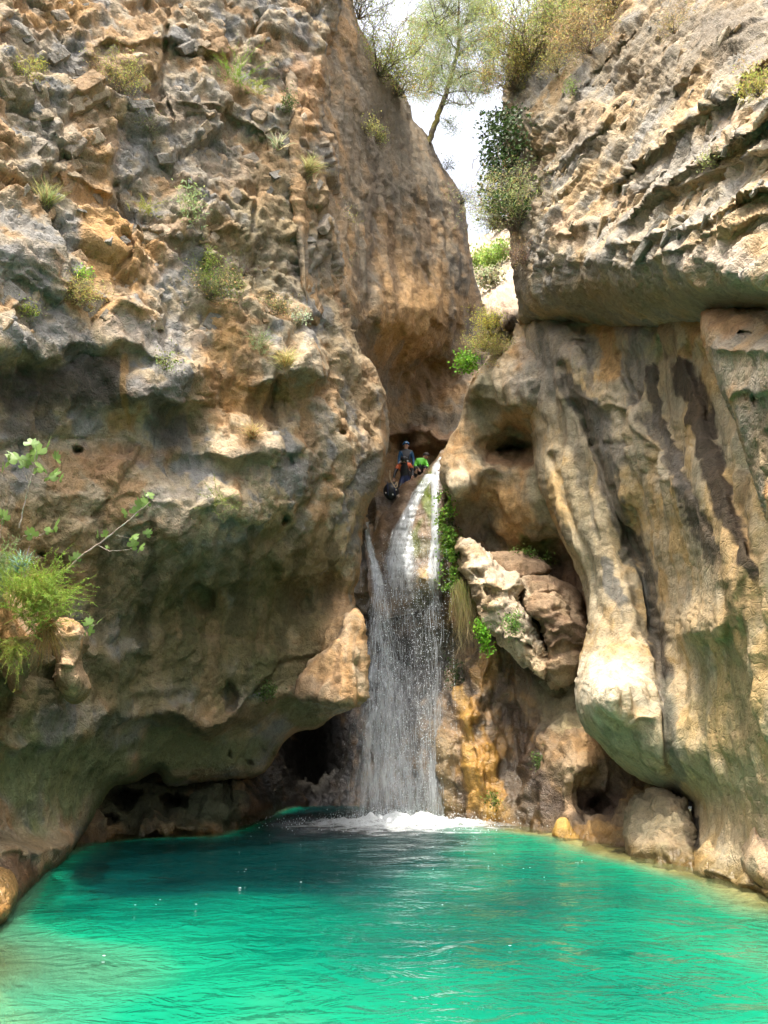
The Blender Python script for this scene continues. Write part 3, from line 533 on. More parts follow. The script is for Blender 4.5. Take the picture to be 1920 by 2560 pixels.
horn_rock = relief('arched_rock',
    [(1340, 770), (1306, 790), (1276, 850), (1236, 884), (1202, 918), (1176, 960), (1160, 1000), (1150, 1050), (1128, 1092), (1112, 1126), (1104, 1160), (1102, 1210), (1124, 1246), (1136, 1290), (1144, 1340), (1166, 1420), (1200, 1500), (1300, 1640), (1420, 1740), (1560, 1760), (1640, 1500), (1560, 1150), (1440, 900)],
    [(1330, 780, 20.6), (1320, 880, 19.6), (1240, 900, 20.6), (1180, 980, 21.0), (1260, 1000, 20.2), (1340, 1000, 19.4), (1130, 1120, 21.6), (1120, 1200, 21.2), (1180, 1180, 21.3), (1160, 1240, 21.6), (1220, 1130, 21.6), (1300, 1130, 21.6), (1340, 1160, 20.4),
     (1180, 1300, 22.2), (1260, 1270, 21.6), (1330, 1260, 20.8), (1380, 1330, 20.8), (1220, 1400, 22.6), (1330, 1400, 22.4), (1420, 1450, 21.6), (1250, 1560, 22.2), (1400, 1600, 21.5), (1500, 1650, 19.5), (1560, 1200, 19), (1440, 1000, 19.5)],
    mat=M_SMOOTH, edge=(22, 1.0), crag=lambda u, v: 0.45 * sstep(1020, 940, v) + 0.25 * np.exp(-((u - 1130) / 40) ** 2 - ((v - 1200) / 40) ** 2) + 0.05, crag_amp=0.6, flute=0.10, rough=0.06, seed=41.0,
    feats=[(1290, 1120, 60, 26, 1.1), (1210, 1010, 50, 40, 0.4), (1250, 1180, 60, 30, -0.4), (1150, 1205, 40, 26, -0.6), (1300, 1330, 50, 90, -0.5), (1220, 1340, 30, 60, 0.5), (1400, 1420, 60, 60, 0.8), (1180, 960, 30, 30, -0.3)],
    ledges=[([(1160, 1010), (1220, 1000), (1300, 1040)], 0.35, 40, 12), ([(1110, 1236), (1150, 1240), (1180, 1226)], 0.4, 30, 8)], holes=[(1262, 1125, 34, 16, 0.4), (1310, 1118, 26, 18, 0.45)],
    base=[(0.40, 0.31, 0.20), (0.44, 0.32, 0.19), (0.45, 0.29, 0.15), (0.32, 0.27, 0.19)],
    tints=[(1240, 920, 80, 50, PALE, 0.6), (1330, 930, 60, 110, (0.40, 0.37, 0.33), 0.7), (1220, 1020, 70, 70, (0.29, 0.27, 0.18), 0.8), (1280, 1130, 80, 50, (0.32, 0.20, 0.12), 0.8), (1140, 1200, 60, 50, (0.76, 0.66, 0.50), 0.8), (1280, 1280, 70, 70, (0.44, 0.27, 0.11), 0.7),
           (1190, 1310, 50, 70, (0.25, 0.21, 0.17), 0.7), (1380, 1230, 50, 120, (0.32, 0.29, 0.19), 0.7), (1330, 1360, 90, 30, (0.09, 0.12, 0.03), 0.8), (1420, 1440, 60, 90, (0.24, 0.14, 0.09), 0.8), (1380, 1100, 60, 70, (0.24, 0.23, 0.17), 0.6)],
    streaks=[([(1340, 960), (1400, 1060), (1440, 1200)], 22, 16, (0.15, 0.145, 0.125), 0.7)])

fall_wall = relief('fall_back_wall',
    [(880, 1260), (1100, 1240), (1200, 1330), (1330, 1560), (1480, 1700), (1640, 1880), (1700, 2010), (1700, 2170), (1600, 2182), (1540, 2166), (1470, 2140), (1400, 2125), (1330, 2112), (1260, 2098), (1200, 2086), (1000, 2068), (840, 2064), (760, 2074), (640, 2086), (545, 2100), (480, 2100), (360, 2098), (260, 2110), (150, 2130),
     (150, 1900), (500, 1800), (840, 1700), (860, 1400)],
    [(900, 1280, 24), (1080, 1270, 23.5), (900, 1500, 23.5), (1050, 1560, 23.3), (1140, 1460, 22.6), (1150, 1650, 22.5), (1210, 1560, 22.0), (1190, 1680, 21.6), (880, 1750, 29), (1000, 1800, 23.5), (780, 1900, 30.5), (720, 1960, 27.5), (640, 2000, 20.2), (560, 2000, 19.0), (500, 2085, 18.2), (400, 2090, 17.6), (430, 2000, 18.6), (300, 2000, 17.8), (230, 2090, 16.6), (160, 2000, 16),
     (800, 2045, 28.0), (700, 2060, 25.0), (900, 2050, 25.0), (1000, 2050, 22.2), (1100, 2052, 21.4), (1160, 1800, 21.3), (1200, 1900, 20.8), (1250, 2060, 20.0), (1280, 1750, 21.0), (1300, 1900, 20.6), (1330, 2070, 19.2), (1400, 1750, 20.3), (1430, 1880, 18.6), (1440, 1960, 18.2), (1400, 2085, 18.2), (1490, 1990, 18.4), (1520, 2060, 17.2), (1540, 2125, 15.6), (1600, 1960, 18.0), (1680, 2060, 16.6), (1690, 2130, 15.0)],
    mat=M_ROCK, edge=(18, 0.5), crag=lambda u, v: np.clip(0.35 + 0 * u, 0, 1), crag_amp=0.55, flute=0.20, rough=0.08, seed=51.0,
    feats=[(1180, 1790, 34, 60, -0.5), (1200, 1930, 40, 80, -0.4), (1200, 1640, 22, 70, -0.4), (1280, 1860, 34, 120, 0.4), (1430, 1900, 40, 50, -0.4), (1240, 1700, 20, 100, 0.4), (1000, 1900, 60, 150, -0.3), (1110, 1900, 26, 130, -0.35), (1495, 2000, 40, 50, 0.6), (430, 2080, 130, 18, -0.5), (540, 2010, 40, 50, -0.5), (620, 1990, 22, 60, -0.4), (680, 2020, 14, 60, -0.3)],
    holes=[(305, 1990, 42, 24, 1.2), (435, 2010, 50, 34, 1.2), (570, 1990, 16, 34, 0.7), (265, 2050, 28, 12, 0.5), (1275, 1690, 10, 30, 0.4), (1500, 2010, 30, 26, 0.7)],
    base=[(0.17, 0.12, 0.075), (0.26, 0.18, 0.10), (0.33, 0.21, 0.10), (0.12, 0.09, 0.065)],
    tints=[(900, 1500, 160, 180, (0.08, 0.07, 0.045), 0.7), (1010, 1680, 160, 230, (0.03, 0.025, 0.02), 0.93), (770, 1930, 150, 160, (0.025, 0.022, 0.018), 0.95), (790, 1880, 150, 220, (0.02, 0.018, 0.015), 0.95), (1180, 1800, 46, 90, OCHRE, 0.92), (1200, 1930, 60, 110, OCHRE, 0.9), (1205, 1690, 30, 80, (0.44, 0.26, 0.09), 0.85), (1240, 2040, 60, 40, (0.48, 0.30, 0.06), 0.85),  # near-black tints left of the fall paint the cave's shade into the rock
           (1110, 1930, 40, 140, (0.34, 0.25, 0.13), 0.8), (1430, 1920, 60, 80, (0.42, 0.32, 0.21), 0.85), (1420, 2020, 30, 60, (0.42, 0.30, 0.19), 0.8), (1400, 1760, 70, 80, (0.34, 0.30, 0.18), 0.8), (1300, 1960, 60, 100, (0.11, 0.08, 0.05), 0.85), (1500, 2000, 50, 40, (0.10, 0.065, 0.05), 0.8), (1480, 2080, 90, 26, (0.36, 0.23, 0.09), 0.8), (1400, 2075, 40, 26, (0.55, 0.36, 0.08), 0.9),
           (430, 2080, 130, 14, (0.18, 0.15, 0.085), 0.6), (540, 2000, 60, 60, (0.17, 0.19, 0.11), 0.8), (360, 2010, 220, 100, (0.055, 0.066, 0.038), 0.93), (540, 2010, 130, 90, (0.055, 0.066, 0.038), 0.93), (680, 2000, 70, 90, (0.03, 0.028, 0.02), 0.9), (660, 2040, 50, 40, (0.24, 0.15, 0.09), 0.7), (1100, 1600, 60, 60, (0.06, 0.07, 0.03), 0.7), (1620, 2060, 90, 80, (0.34, 0.28, 0.19), 0.8)],  # darkest tones here carry the cave's painted shade on under the lip
    streaks=[([(1150, 1720), (1165, 1850), (1190, 2040)], 14, 20, (0.60, 0.36, 0.09), 0.6), ([(1215, 1820), (1240, 1930), (1260, 2040)], 10, 14, (0.55, 0.30, 0.06), 0.6), ([(1280, 1780), (1330, 1900), (1390, 2050)], 26, 30, (0.08, 0.055, 0.04), 0.8)],
    wetf=lambda u, v: 0.25 + 0.75 * sstep(760, 900, u) * sstep(1420, 1330, u))

fall_dome = relief('fall_lip_rock',
    [(1108, 1120), (1086, 1150), (1052, 1186), (1008, 1207), (987, 1234), (969, 1267), (936, 1292), (912, 1305), (908, 1360), (914, 1430), (926, 1500), (962, 1545), (1040, 1532), (1104, 1500), (1124, 1440), (1120, 1300), (1122, 1180)],
    [(1105, 1130, 23.6), (1050, 1190, 23.6), (1000, 1220, 23.8), (940, 1295, 23.5), (1080, 1220, 22.9), (1010, 1290, 22.9), (1060, 1300, 22.5), (950, 1380, 23.0), (1040, 1400, 22.1), (1100, 1400, 22.2), (960, 1500, 22.8), (1040, 1480, 22.0), (1090, 1480, 22.2), (1000, 1540, 22.6)],
    mat=M_SMOOTH, edge=(24, 0.9), crag=lambda u, v: 0.1 + 0 * u, crag_amp=0.4, rough=0.06, seed=61.0, feats=[(1075, 1445, 34, 40, -0.5), (930, 1320, 16, 60, 0.3)],
    base=[(0.22, 0.15, 0.10), (0.27, 0.185, 0.115), (0.30, 0.20, 0.11), (0.15, 0.105, 0.07)],
    tints=[(1062, 1250, 22, 80, (0.16, 0.22, 0.03), 0.95), (1040, 1340, 18, 70, (0.14, 0.19, 0.03), 0.9), (985, 1330, 30, 70, (0.10, 0.075, 0.06), 0.8), (1075, 1440, 40, 50, (0.48, 0.33, 0.13), 0.9), (1050, 1520, 60, 40, (0.08, 0.10, 0.03), 0.8), (980, 1440, 60, 90, (0.11, 0.085, 0.065), 0.8), (1060, 1360, 40, 40, (0.14, 0.14, 0.05), 0.7)],
    wetf=lambda u, v: 0.8 + 0 * u)

# hanging tufa on the left wall
relief('tufa', [(-260, 1480), (-40, 1476), (40, 1490), (78, 1545), (104, 1600), (92, 1660), (60, 1700), (66, 1745), (40, 1730), (10, 1670), (-60, 1650), (-260, 1660)],
    [(-260, 1500, 6.8), (0, 1500, 9.2), (80, 1560, 9.8), (0, 1600, 9.1), (60, 1700, 10.0), (-260, 1650, 7)], edge=(40, 1.0), crag_amp=0.35, rough=0.08, seed=71.0, parent=left_cliff, sp=5.0,
    base=[(0.46, 0.32, 0.20), (0.56, 0.40, 0.25), (0.48, 0.28, 0.12), (0.30, 0.20, 0.12)], skirt=(0.4, 1.0, 1.8), ledges=[([(-200, 1570), (0, 1585), (90, 1600)], 0.2, 30, 10)])
relief('tufa', [(122, 1590), (150, 1548), (196, 1556), (222, 1600), (206, 1650), (222, 1690), (230, 1722), (206, 1756), (168, 1758), (150, 1716), (134, 1680), (140, 1650)],
    [(130, 1600, 10.9), (180, 1560, 10.8), (180, 1610, 11.0), (215, 1640, 11.6), (180, 1680, 11.0), (200, 1750, 11.6)], edge=(34, 0.8), crag_amp=0.25, rough=0.06, seed=75.0, parent=left_cliff, sp=4.0,
    base=[(0.46, 0.33, 0.21), (0.52, 0.39, 0.25), (0.48, 0.31, 0.16), (0.34, 0.25, 0.16)], skirt=(0.4, 1.0, 1.8), ledges=[([(120, 1662), (170, 1676), (220, 1655)], 0.18, 30, 6), ([(140, 1712), (180, 1722), (230, 1700)], 0.14, 26, 6)])

relief('flowstone_column', [(742, 1742), (756, 1690), (800, 1640), (842, 1590), (866, 1545), (884, 1520), (900, 1528), (909, 1570), (915, 1640), (916, 1744), (896, 1752), (872, 1760), (836, 1768), (800, 1752)],
    [(750, 1740, 17.0), (800, 1660, 16.9), (885, 1530, 17.3), (860, 1640, 16.6), (908, 1640, 16.9), (908, 1740, 16.7), (850, 1750, 16.3), (800, 1745, 16.6)], mat=M_SMOOTH, edge=(18, 0.5), crag_amp=0.14, rough=0.05, flute=0.10, seed=77.0, parent=left_cliff, sp=3.8,
    base=[(0.42, 0.31, 0.20), (0.50, 0.38, 0.25), (0.46, 0.30, 0.16), (0.28, 0.21, 0.15)], skirt=(0.4, 1.0, 1.8), tints=[(905, 1690, 18, 80, PALE, 0.7), (770, 1720, 40, 60, (0.30, 0.22, 0.15), 0.7)], streaks=[([(845, 1610), (835, 1750)], 8, 10, (0.22, 0.14, 0.08), 0.7), ([(880, 1560), (870, 1740)], 6, 9, (0.36, 0.22, 0.10), 0.6)])

# boulders
def boulder(label, poly, pts, **kw):
    o = relief('boulder', poly, pts, kind=None, skirt=(0.3, 0.8, 1.4), **kw)
    return tag(o, label, 'boulder')
boulder('pale sunlit pitted boulder wedged like a leaning log right of the waterfall',
    [(1148, 1348), (1174, 1354), (1215, 1382), (1267, 1423), (1294, 1456), (1286, 1490), (1308, 1534), (1342, 1558), (1358, 1600), (1372, 1660), (1362, 1704), (1318, 1680), (1272, 1636), (1232, 1592), (1200, 1546), (1174, 1464), (1151, 1424), (1142, 1388)],
    [(1150, 1360, 21.0), (1145, 1400, 21.2), (1215, 1395, 20.6), (1200, 1460, 20.2), (1180, 1470, 20.6), (1280, 1460, 20.1), (1240, 1520, 19.8), (1220, 1560, 20.1), (1300, 1560, 19.6), (1280, 1620, 19.7), (1350, 1600, 19.5), (1350, 1690, 19.4)],
    edge=(22, 0.8), crag_amp=0.55, rough=0.10, sp=3.4, seed=81.0, base=[(0.72, 0.62, 0.48), (0.80, 0.70, 0.55), (0.72, 0.56, 0.38), (0.62, 0.53, 0.42)],
    holes=[(1163, 1388, 18, 16, 0.5), (1192, 1430, 12, 14, 0.35), (1225, 1480, 18, 12, 0.3), (1178, 1470, 8, 14, 0.35), (1203, 1482, 10, 10, 0.35), (1330, 1628, 10, 10, 0.4)], ledges=[([(1190, 1460), (1240, 1470), (1290, 1450)], 0.25, 30, 8), ([(1230, 1600), (1280, 1600), (1350, 1640)], 0.25, 30, 10)])
boulder('big brown rounded boulder in the hollow beside the leaning pale boulder',
    [(1294, 1476), (1302, 1446), (1338, 1436), (1390, 1440), (1442, 1469), (1462, 1500), (1468, 1562), (1462, 1612), (1452, 1662), (1426, 1706), (1380, 1716), (1362, 1680), (1354, 1600), (1342, 1560), (1312, 1534)],
    [(1300, 1470, 20.2), (1340, 1450, 20.0), (1400, 1450, 20.0), (1450, 1490, 20.2), (1330, 1500, 19.5), (1390, 1520, 19.3), (1450, 1560, 19.4), (1360, 1580, 19.3), (1420, 1640, 19.3), (1390, 1700, 19.6)],
    edge=(24, 0.8), crag_amp=0.5, rough=0.08, sp=3.8, seed=85.0, strata=(0.15, 2.5), mat=M_ROCK, base=[(0.34, 0.24, 0.16), (0.40, 0.29, 0.19), (0.44, 0.33, 0.22), (0.26, 0.18, 0.12)],
    feats=[(1385, 1476, 30, 9, 0.22)], ledges=[([(1330, 1520), (1390, 1512), (1475, 1525)], 0.12, 20, 8), ([(1350, 1566), (1400, 1575), (1475, 1556)], 0.2, 22, 8), ([(1360, 1615), (1420, 1600), (1475, 1610)], 0.2, 22, 8), ([(1370, 1655), (1420, 1662), (1470, 1645)], 0.16, 22, 8)],
    tints=[(1305, 1470, 18, 40, (0.56, 0.47, 0.35), 0.8), (1320, 1540, 30, 20, (0.52, 0.40, 0.26), 0.6)])
boulder('flat brown slab lying behind the leaning pale boulder',
    [(1216, 1388), (1284, 1378), (1342, 1393), (1374, 1417), (1370, 1436), (1330, 1446), (1300, 1452), (1262, 1430)],
    [(1220, 1390, 21.2), (1290, 1385, 20.9), (1370, 1420, 20.8), (1300, 1440, 20.6), (1260, 1420, 20.8)], edge=(14, 0.5), crag_amp=0.25, rough=0.06, sp=3.8, seed=87.0, strata=(-0.2, 2.5), base=[(0.34, 0.24, 0.16), (0.40, 0.29, 0.19)])
boulder('smooth grey-brown boulder at the waterline under the bulging flowstone',
    [(1556, 2046), (1566, 2010), (1590, 1984), (1640, 1978), (1692, 1994), (1722, 2022), (1736, 2060), (1740, 2110), (1756, 2210), (1720, 2222), (1676, 2210), (1620, 2190), (1578, 2176), (1560, 2110)],
    [(1560, 2050, 15.2), (1570, 2135, 14.7), (1600, 2000, 15.3), (1680, 2010, 14.5), (1640, 2080, 14.1), (1680, 2165, 13.4), (1740, 2100, 13.7), (1745, 2175, 12.9)],
    edge=(24, 0.6), crag_amp=0.22, rough=0.06, flute=0.1, sp=4.0, seed=88.0, mat=M_SMOOTH, base=[(0.27, 0.22, 0.155), (0.32, 0.26, 0.175), (0.30, 0.26, 0.17), (0.22, 0.19, 0.13)], tints=[(1650, 2165, 130, 12, (0.26, 0.18, 0.07), 0.8)])
boulder('pinkish rounded boulder at the right-hand edge of the pool',
    [(1846, 2140), (1852, 2086), (1868, 2050), (1890, 2044), (1920, 2080), (1990, 2100), (2080, 2200), (2080, 2300), (1960, 2262), (1900, 2226), (1862, 2190)],
    [(1850, 2120, 11.3), (1870, 2060, 11.3), (1900, 2150, 10.7), (1920, 2230, 10.5), (2060, 2250, 9.6), (1990, 2110, 10.6)],
    edge=(30, 0.7), crag_amp=0.10, rough=0.04, sp=4.4, seed=89.0, mat=M_SMOOTH, base=[(0.48, 0.36, 0.25), (0.54, 0.41, 0.28)], tints=[(1870, 2160, 20, 26, (0.28, 0.27, 0.18), 0.6)])
boulder('yellow wet stone at the waterline right of the ochre flowstone',
    [(1386, 2092), (1390, 2066), (1404, 2050), (1420, 2058), (1432, 2086), (1452, 2094), (1444, 2104), (1410, 2104)], [(1390, 2090, 17.6), (1410, 2060, 17.7), (1440, 2095, 17.2), (1415, 2090, 17.2)],
    edge=(12, 0.3), crag_amp=0.15, rough=0.05, sp=3.2, seed=90.0, base=[(0.52, 0.34, 0.09), (0.60, 0.42, 0.12)], wetf=lambda u, v: 0.8 + 0 * u)
boulder('orange wet stone half in the water at the left edge of the pool',
    [(-120, 2180), (0, 2170), (40, 2196), (44, 2240), (24, 2290), (-30, 2330), (-120, 2350)], [(-120, 2200, 8.6), (0, 2180, 9.4), (40, 2230, 9.4), (0, 2300, 8.7), (-120, 2340, 8.0)],
    edge=(26, 0.5), crag_amp=0.12, rough=0.05, sp=4.4, seed=91.0, base=[(0.34, 0.19, 0.07), (0.42, 0.25, 0.09)], wetf=lambda u, v: 0.8 + 0 * u)

# far hillside seen through the slot
hill = relief('hill', [(900, 420), (1120, 560), (1180, 585), (1220, 584), (1236, 570), (1250, 552), (1300, 540), (1420, 500), (1500, 480), (1500, 860), (900, 860)],
    [(900, 500, 100), (1180, 590, 90), (1240, 570, 80), (1300, 545, 76), (1200, 650, 70), (1260, 660, 55), (1240, 720, 44), (1200, 780, 40), (1290, 760, 36), (1400, 700, 40), (900, 900, 50), (1200, 900, 44), (1400, 900, 40)],
    edge=(14, 6), crag_amp=0.9, rough=0.3, seed=95.0, strata=(0.1, 2.2), base=[(0.52, 0.46, 0.38), (0.60, 0.52, 0.43), (0.50, 0.38, 0.28), (0.42, 0.38, 0.32)],
    tints=[(1270, 770, 50, 50, (0.42, 0.30, 0.22), 0.7), (1225, 660, 60, 30, (0.20, 0.22, 0.10), 0.7)], skirt=(2, 6))
# separate angular stones set in the broken beds of the two cliffs
import bmesh
def stone_mesh(k, col):
    r = np.random.default_rng(500 + k); bm = bmesh.new()
    pts = (r.random((13, 3)) - 0.5) * np.array([1.0, 0.75, 0.8]); pts = np.concatenate([pts, (np.array([[a, b, c] for a in (-.5, .5) for b in (-.5, .5) for c in (-.5, .5)]) * np.array([0.9, 0.65, 0.7])) * (0.65 + 0.35 * r.random((8, 1)))])
    for p in pts: bm.verts.new(p)
    h = bmesh.ops.convex_hull(bm, input=bm.verts); bmesh.ops.delete(bm, geom=[v for v in bm.verts if not v.link_faces], context='VERTS')
    bmesh.ops.bevel(bm, geom=list(bm.edges), offset=0.02, segments=1, affect='EDGES')
    me = bpy.data.meshes.new('stone'); bm.to_mesh(me); bm.free()
    a = me.color_attributes.new('Col', 'FLOAT_COLOR', 'POINT'); a.data.foreach_set('color', np.tile(np.array([*col, 1.0], np.float32), len(me.vertices)))
    w = me.attributes.new('wet', 'FLOAT', 'POINT'); me.materials.append(M_ROCK)
    return me
def set_stones(parent, layer, n, box, ang, cols, smin, smax, seed, lng=1.0):
    r = np.random.default_rng(seed); ms = [stone_mesh(k + seed, cols[k % len(cols)]) for k in range(20)]
    for k in range(n):
        u = box[0] + (box[1] - box[0]) * r.random(); v = box[2] + (box[3] - box[2]) * r.random()
        p, nn = on(layer, u, v); s = smin + (smax - smin) * r.random() ** 2.2
        o = bpy.data.objects.new('stone', ms[r.integers(0, 20)]); COL.objects.link(o); o.parent = parent
        o.location = Vector(p - nn * s * 0.26); o.scale = (lng * s * (0.8 + 0.7 * r.random()), s * 0.8, s * (0.6 + 0.5 * r.random()) / lng ** 0.6)
        yaw = math.atan2(nn[0], -nn[1]) * -1
        o.rotation_euler = (r.normal(0, 0.22), ang + r.normal(0, 0.3 / lng), -yaw + r.normal(0, 0.25))
set_stones(left_cliff, 'left_cliff', 240, (-10, 810, 5, 840), math.radians(-55), [(0.36, 0.32, 0.27), (0.50, 0.40, 0.29), (0.46, 0.33, 0.21), (0.30, 0.29, 0.27), (0.54, 0.45, 0.34)], 0.14, 0.70, 900, 1.2)
set_stones(right_cliff, 'right_cliff', 190, (1340, 1930, 60, 590), math.radians(-33), [(0.43, 0.385, 0.31), (0.55, 0.475, 0.36), (0.52, 0.40, 0.26), (0.36, 0.345, 0.31)], 0.12, 0.50, 1900, 1.5)
# ------------------------------------------------------------------ the pool
SHORE = [(-200, 2420), (0, 2300), (60, 2240), (170, 2140), (230, 2108), (400, 2096), (545, 2092), (640, 2060), (720, 2020), (800, 2008), (900, 2015), (1000, 2036), (1100, 2052), (1250, 2070), (1390, 2092), (1560, 2146), (1700, 2184), (1800, 2212), (1920, 2246), (2150, 2330)]
shore_w = np.array([water_at(np.array(a, float), np.array(b, float)) for a, b in SHORE])[:, :2]
xs = np.linspace(-14, 14, 260); ys = np.linspace(-6, 26, 320)
GX, GY_ = np.meshgrid(xs, ys)
sd = np.full(GX.shape, 1e9)
for k in range(len(shore_w) - 1):
    a, b = shore_w[k], shore_w[k + 1]; dx, dy = b - a; L = dx * dx + dy * dy
    t = np.clip(((GX - a[0]) * dx + (GY_ - a[1]) * dy) / L, 0, 1)
    sd = np.minimum(sd, np.hypot(GX - a[0] - t * dx, GY_ - a[1] - t * dy))
land = ~inside(GX, GY_, [tuple(p) for p in shore_w] + [(16, -8), (-16, -8)]); sd = np.where(land, 0.0, sd)
p3 = np.stack([GX, GY_, 0 * GX], -1).reshape(-1, 3)
# depth of the water: steep under the left wall and at the fall, shelving to the right wall and to the near left corner
near_left = np.exp(-(((GX + 4.0) / 1.9) ** 2 + ((GY_ - 7.0) / 2.6) ** 2))
right_shelf = sstep(1.5, 5.5, GX + 0.10 * (GY_ - 12))
slope = 1.9 - 0.85 * right_shelf - 0.7 * near_left
depth = 0.05 + 2.6 * (1 - np.exp(-sd * slope / 2.0)) * (1 - 0.80 * near_left) * (1 - 0.10 * right_shelf)
depth = depth * (1 - 0.55 * sstep(10.5, 4.5, GY_)) + 0.95 * fbm(p3, 0.42, 4, off=7).reshape(GX.shape) * np.clip(depth, 0, 1)
deep_left = sstep(-2.6, 2.6, GY_ - 10.5 - 0.75 * (GX + 3.6) + 0.8 * fbm(p3, 0.5, 3, off=70).reshape(GX.shape)) * sstep(2.0, -0.6, GX)
depth = np.clip(depth * (1 + 1.0 * deep_left) + 1.6 * deep_left * sstep(0.0, 0.4, sd), 0.04, 6)
dpad = np.pad(depth, 2, mode='edge'); depth = sum(dpad[a:a + GX.shape[0], b:b + GX.shape[1]] for a in range(5) for b in range(5)) / 25.0
gi = np.arange(GX.size).reshape(GX.shape)
gq = np.stack([gi[:-1, :-1], gi[:-1, 1:], gi[1:, 1:], gi[1:, :-1]], -1).reshape(-1, 4)
bed_p = p3.copy(); bed_p[:, 2] = -depth.ravel() + 0.06 * fbm(p3, 2.5, 3, off=9)
bk = np.clip(0.5 + fbm(p3, 1.2, 4, off=19), 0, 1)[:, None]
bed_c = np.array([0.24, 0.18, 0.07]) * (1 - bk) + np.array([0.52, 0.44, 0.24]) * bk
bed = mesh_obj('pool_bed', bed_p, gq, M_SMOOTH, None, True, bed_c, np.zeros(len(p3))); bed['kind'] = 'structure'

N = Nodes('pool_water')
geo = N.n('ShaderNodeNewGeometry').outputs['Position']
dep = N.n('ShaderNodeAttribute', attribute_name='depth').outputs['Fac']
mp = N.n('ShaderNodeMapping'); mp.inputs['Scale'].default_value = (0.75, 1.0, 1.0); N.l(geo, mp.inputs['Vector'])
w1 = N.noise(mp.outputs[0], 0.9, 3, 0.5, 0.9); w2 = N.noise(mp.outputs[0], 3.2, 3, 0.5, 1.2); w3 = N.noise(mp.outputs[0], 11.0, 2, 0.5, 0.4)
hh = N.math('ADD', N.math('ADD', N.math('MULTIPLY', w1, 0.26), N.math('MULTIPLY', w2, 0.13)), N.math('MULTIPLY', w3, 0.020))
bmp = N.n('ShaderNodeBump'); bmp.inputs['Strength'].default_value = 0.6; bmp.inputs['Distance'].default_value = 1.0; N.l(hh, bmp.inputs['Height'])
# turbid mineral water: what comes back from the body of the water, by depth
body = N.ramp(N.math('MULTIPLY', dep, 1 / 5.0), [(0.0, (0.15, 0.16, 0.07)), (0.10, (0.060, 0.195, 0.110)), (0.22, (0.004, 0.158, 0.084)), (0.40, (0.001, 0.105, 0.064)), (0.66, (0.001, 0.034, 0.030)), (1.0, (0.0005, 0.014, 0.014))])
df = N.n('ShaderNodeBsdfDiffuse'); N.l(body, df.inputs['Color']); N.l(bmp.outputs[0], df.inputs['Normal'])
rf = N.n('ShaderNodeBsdfTransparent'); N.l(N.ramp(N.math('MULTIPLY', dep, 1 / 1.5), [(0.0, (0.92, 0.96, 0.86)), (1.0, (0.35, 0.80, 0.62))]), rf.inputs['Color'])
mx = N.n('ShaderNodeMixShader')
N.l(N.ramp(dep, [(0.0, 0.10), (0.35, 0.48), (1.0, 0.95)]), mx.inputs[0]); N.l(rf.outputs[0], mx.inputs[1]); N.l(df.outputs[0], mx.inputs[2])
gl = N.n('ShaderNodeBsdfGlossy'); gl.inputs['Roughness'].default_value = 0.06; N.l(bmp.outputs[0], gl.inputs['Normal'])
fr = N.n('ShaderNodeFresnel'); fr.inputs['IOR'].default_value = 1.30; N.l(bmp.outputs[0], fr.inputs['Normal'])
m2 = N.n('ShaderNodeMixShader'); N.l(N.math('MULTIPLY', fr.outputs[0], 0.68), m2.inputs[0]); N.l(mx.outputs[0], m2.inputs[1]); N.l(gl.outputs[0], m2.inputs[2])
N.l(m2.outputs[0], N.out.inputs['Surface']); N.t.nodes.remove(N.b)
pw = p3.copy(); pw[:, 2] = 0.02 * fbm(p3, 0.9, 2, off=2)
pool = mesh_obj('pool', pw, gq, N.m); pool['kind'] = 'structure'
at = pool.data.attributes.new('depth', 'FLOAT', 'POINT'); at.data.foreach_set('value', depth.ravel().astype(np.float32))
# ------------------------------------------------------------------ falling water
def water_material(name, lo, hi, amt, scale=(9, 9, 0.7), fine=4.0):
    N = Nodes(name); geo = N.n('ShaderNodeNewGeometry').outputs['Position']
    tr = N.n('ShaderNodeBsdfTransparent'); d = N.n('ShaderNodeBsdfDiffuse'); d.inputs['Color'].default_value = (0.80, 0.84, 0.86, 1)
    t = N.n('ShaderNodeBsdfTranslucent'); t.inputs['Color'].default_value = (0.80, 0.84, 0.86, 1)
    g = N.n('ShaderNodeBsdfGlossy'); g.inputs['Roughness'].default_value = 0.25
    m0 = N.n('ShaderNodeMixShader'); m0.inputs[0].default_value = 0.45; N.l(d.outputs[0], m0.inputs[1]); N.l(t.outputs[0], m0.inputs[2])
    m1 = N.n('ShaderNodeMixShader'); m1.inputs[0].default_value = 0.12; N.l(m0.outputs[0], m1.inputs[1]); N.l(g.outputs[0], m1.inputs[2])
    m2 = N.n('ShaderNodeMixShader'); N.l(tr.outputs[0], m2.inputs[1]); N.l(m1.outputs[0], m2.inputs[2])
    if lo is None: m2.inputs[0].default_value = amt
    else:
        mp = N.n('ShaderNodeMapping'); mp.inputs['Scale'].default_value = scale; N.l(geo, mp.inputs['Vector'])
        a = N.noise(mp.outputs[0], 1.0, 5, 0.62, 0.5); b = N.noise(mp.outputs[0], fine, 4, 0.65, 0.3)
        den = N.n('ShaderNodeAttribute', attribute_name='wet').outputs['Fac']
        f = N.ramp(N.math('ADD', N.math('MULTIPLY', a, 0.55), N.math('MULTIPLY', b, 0.45)), [(lo, 0.0), (hi, 1.0)])
        N.l(N.math('MULTIPLY', N.math('MULTIPLY', f, amt), den), m2.inputs[0])
    N.l(m2.outputs[0], N.out.inputs['Surface']); N.t.nodes.remove(N.b)
    return N.m

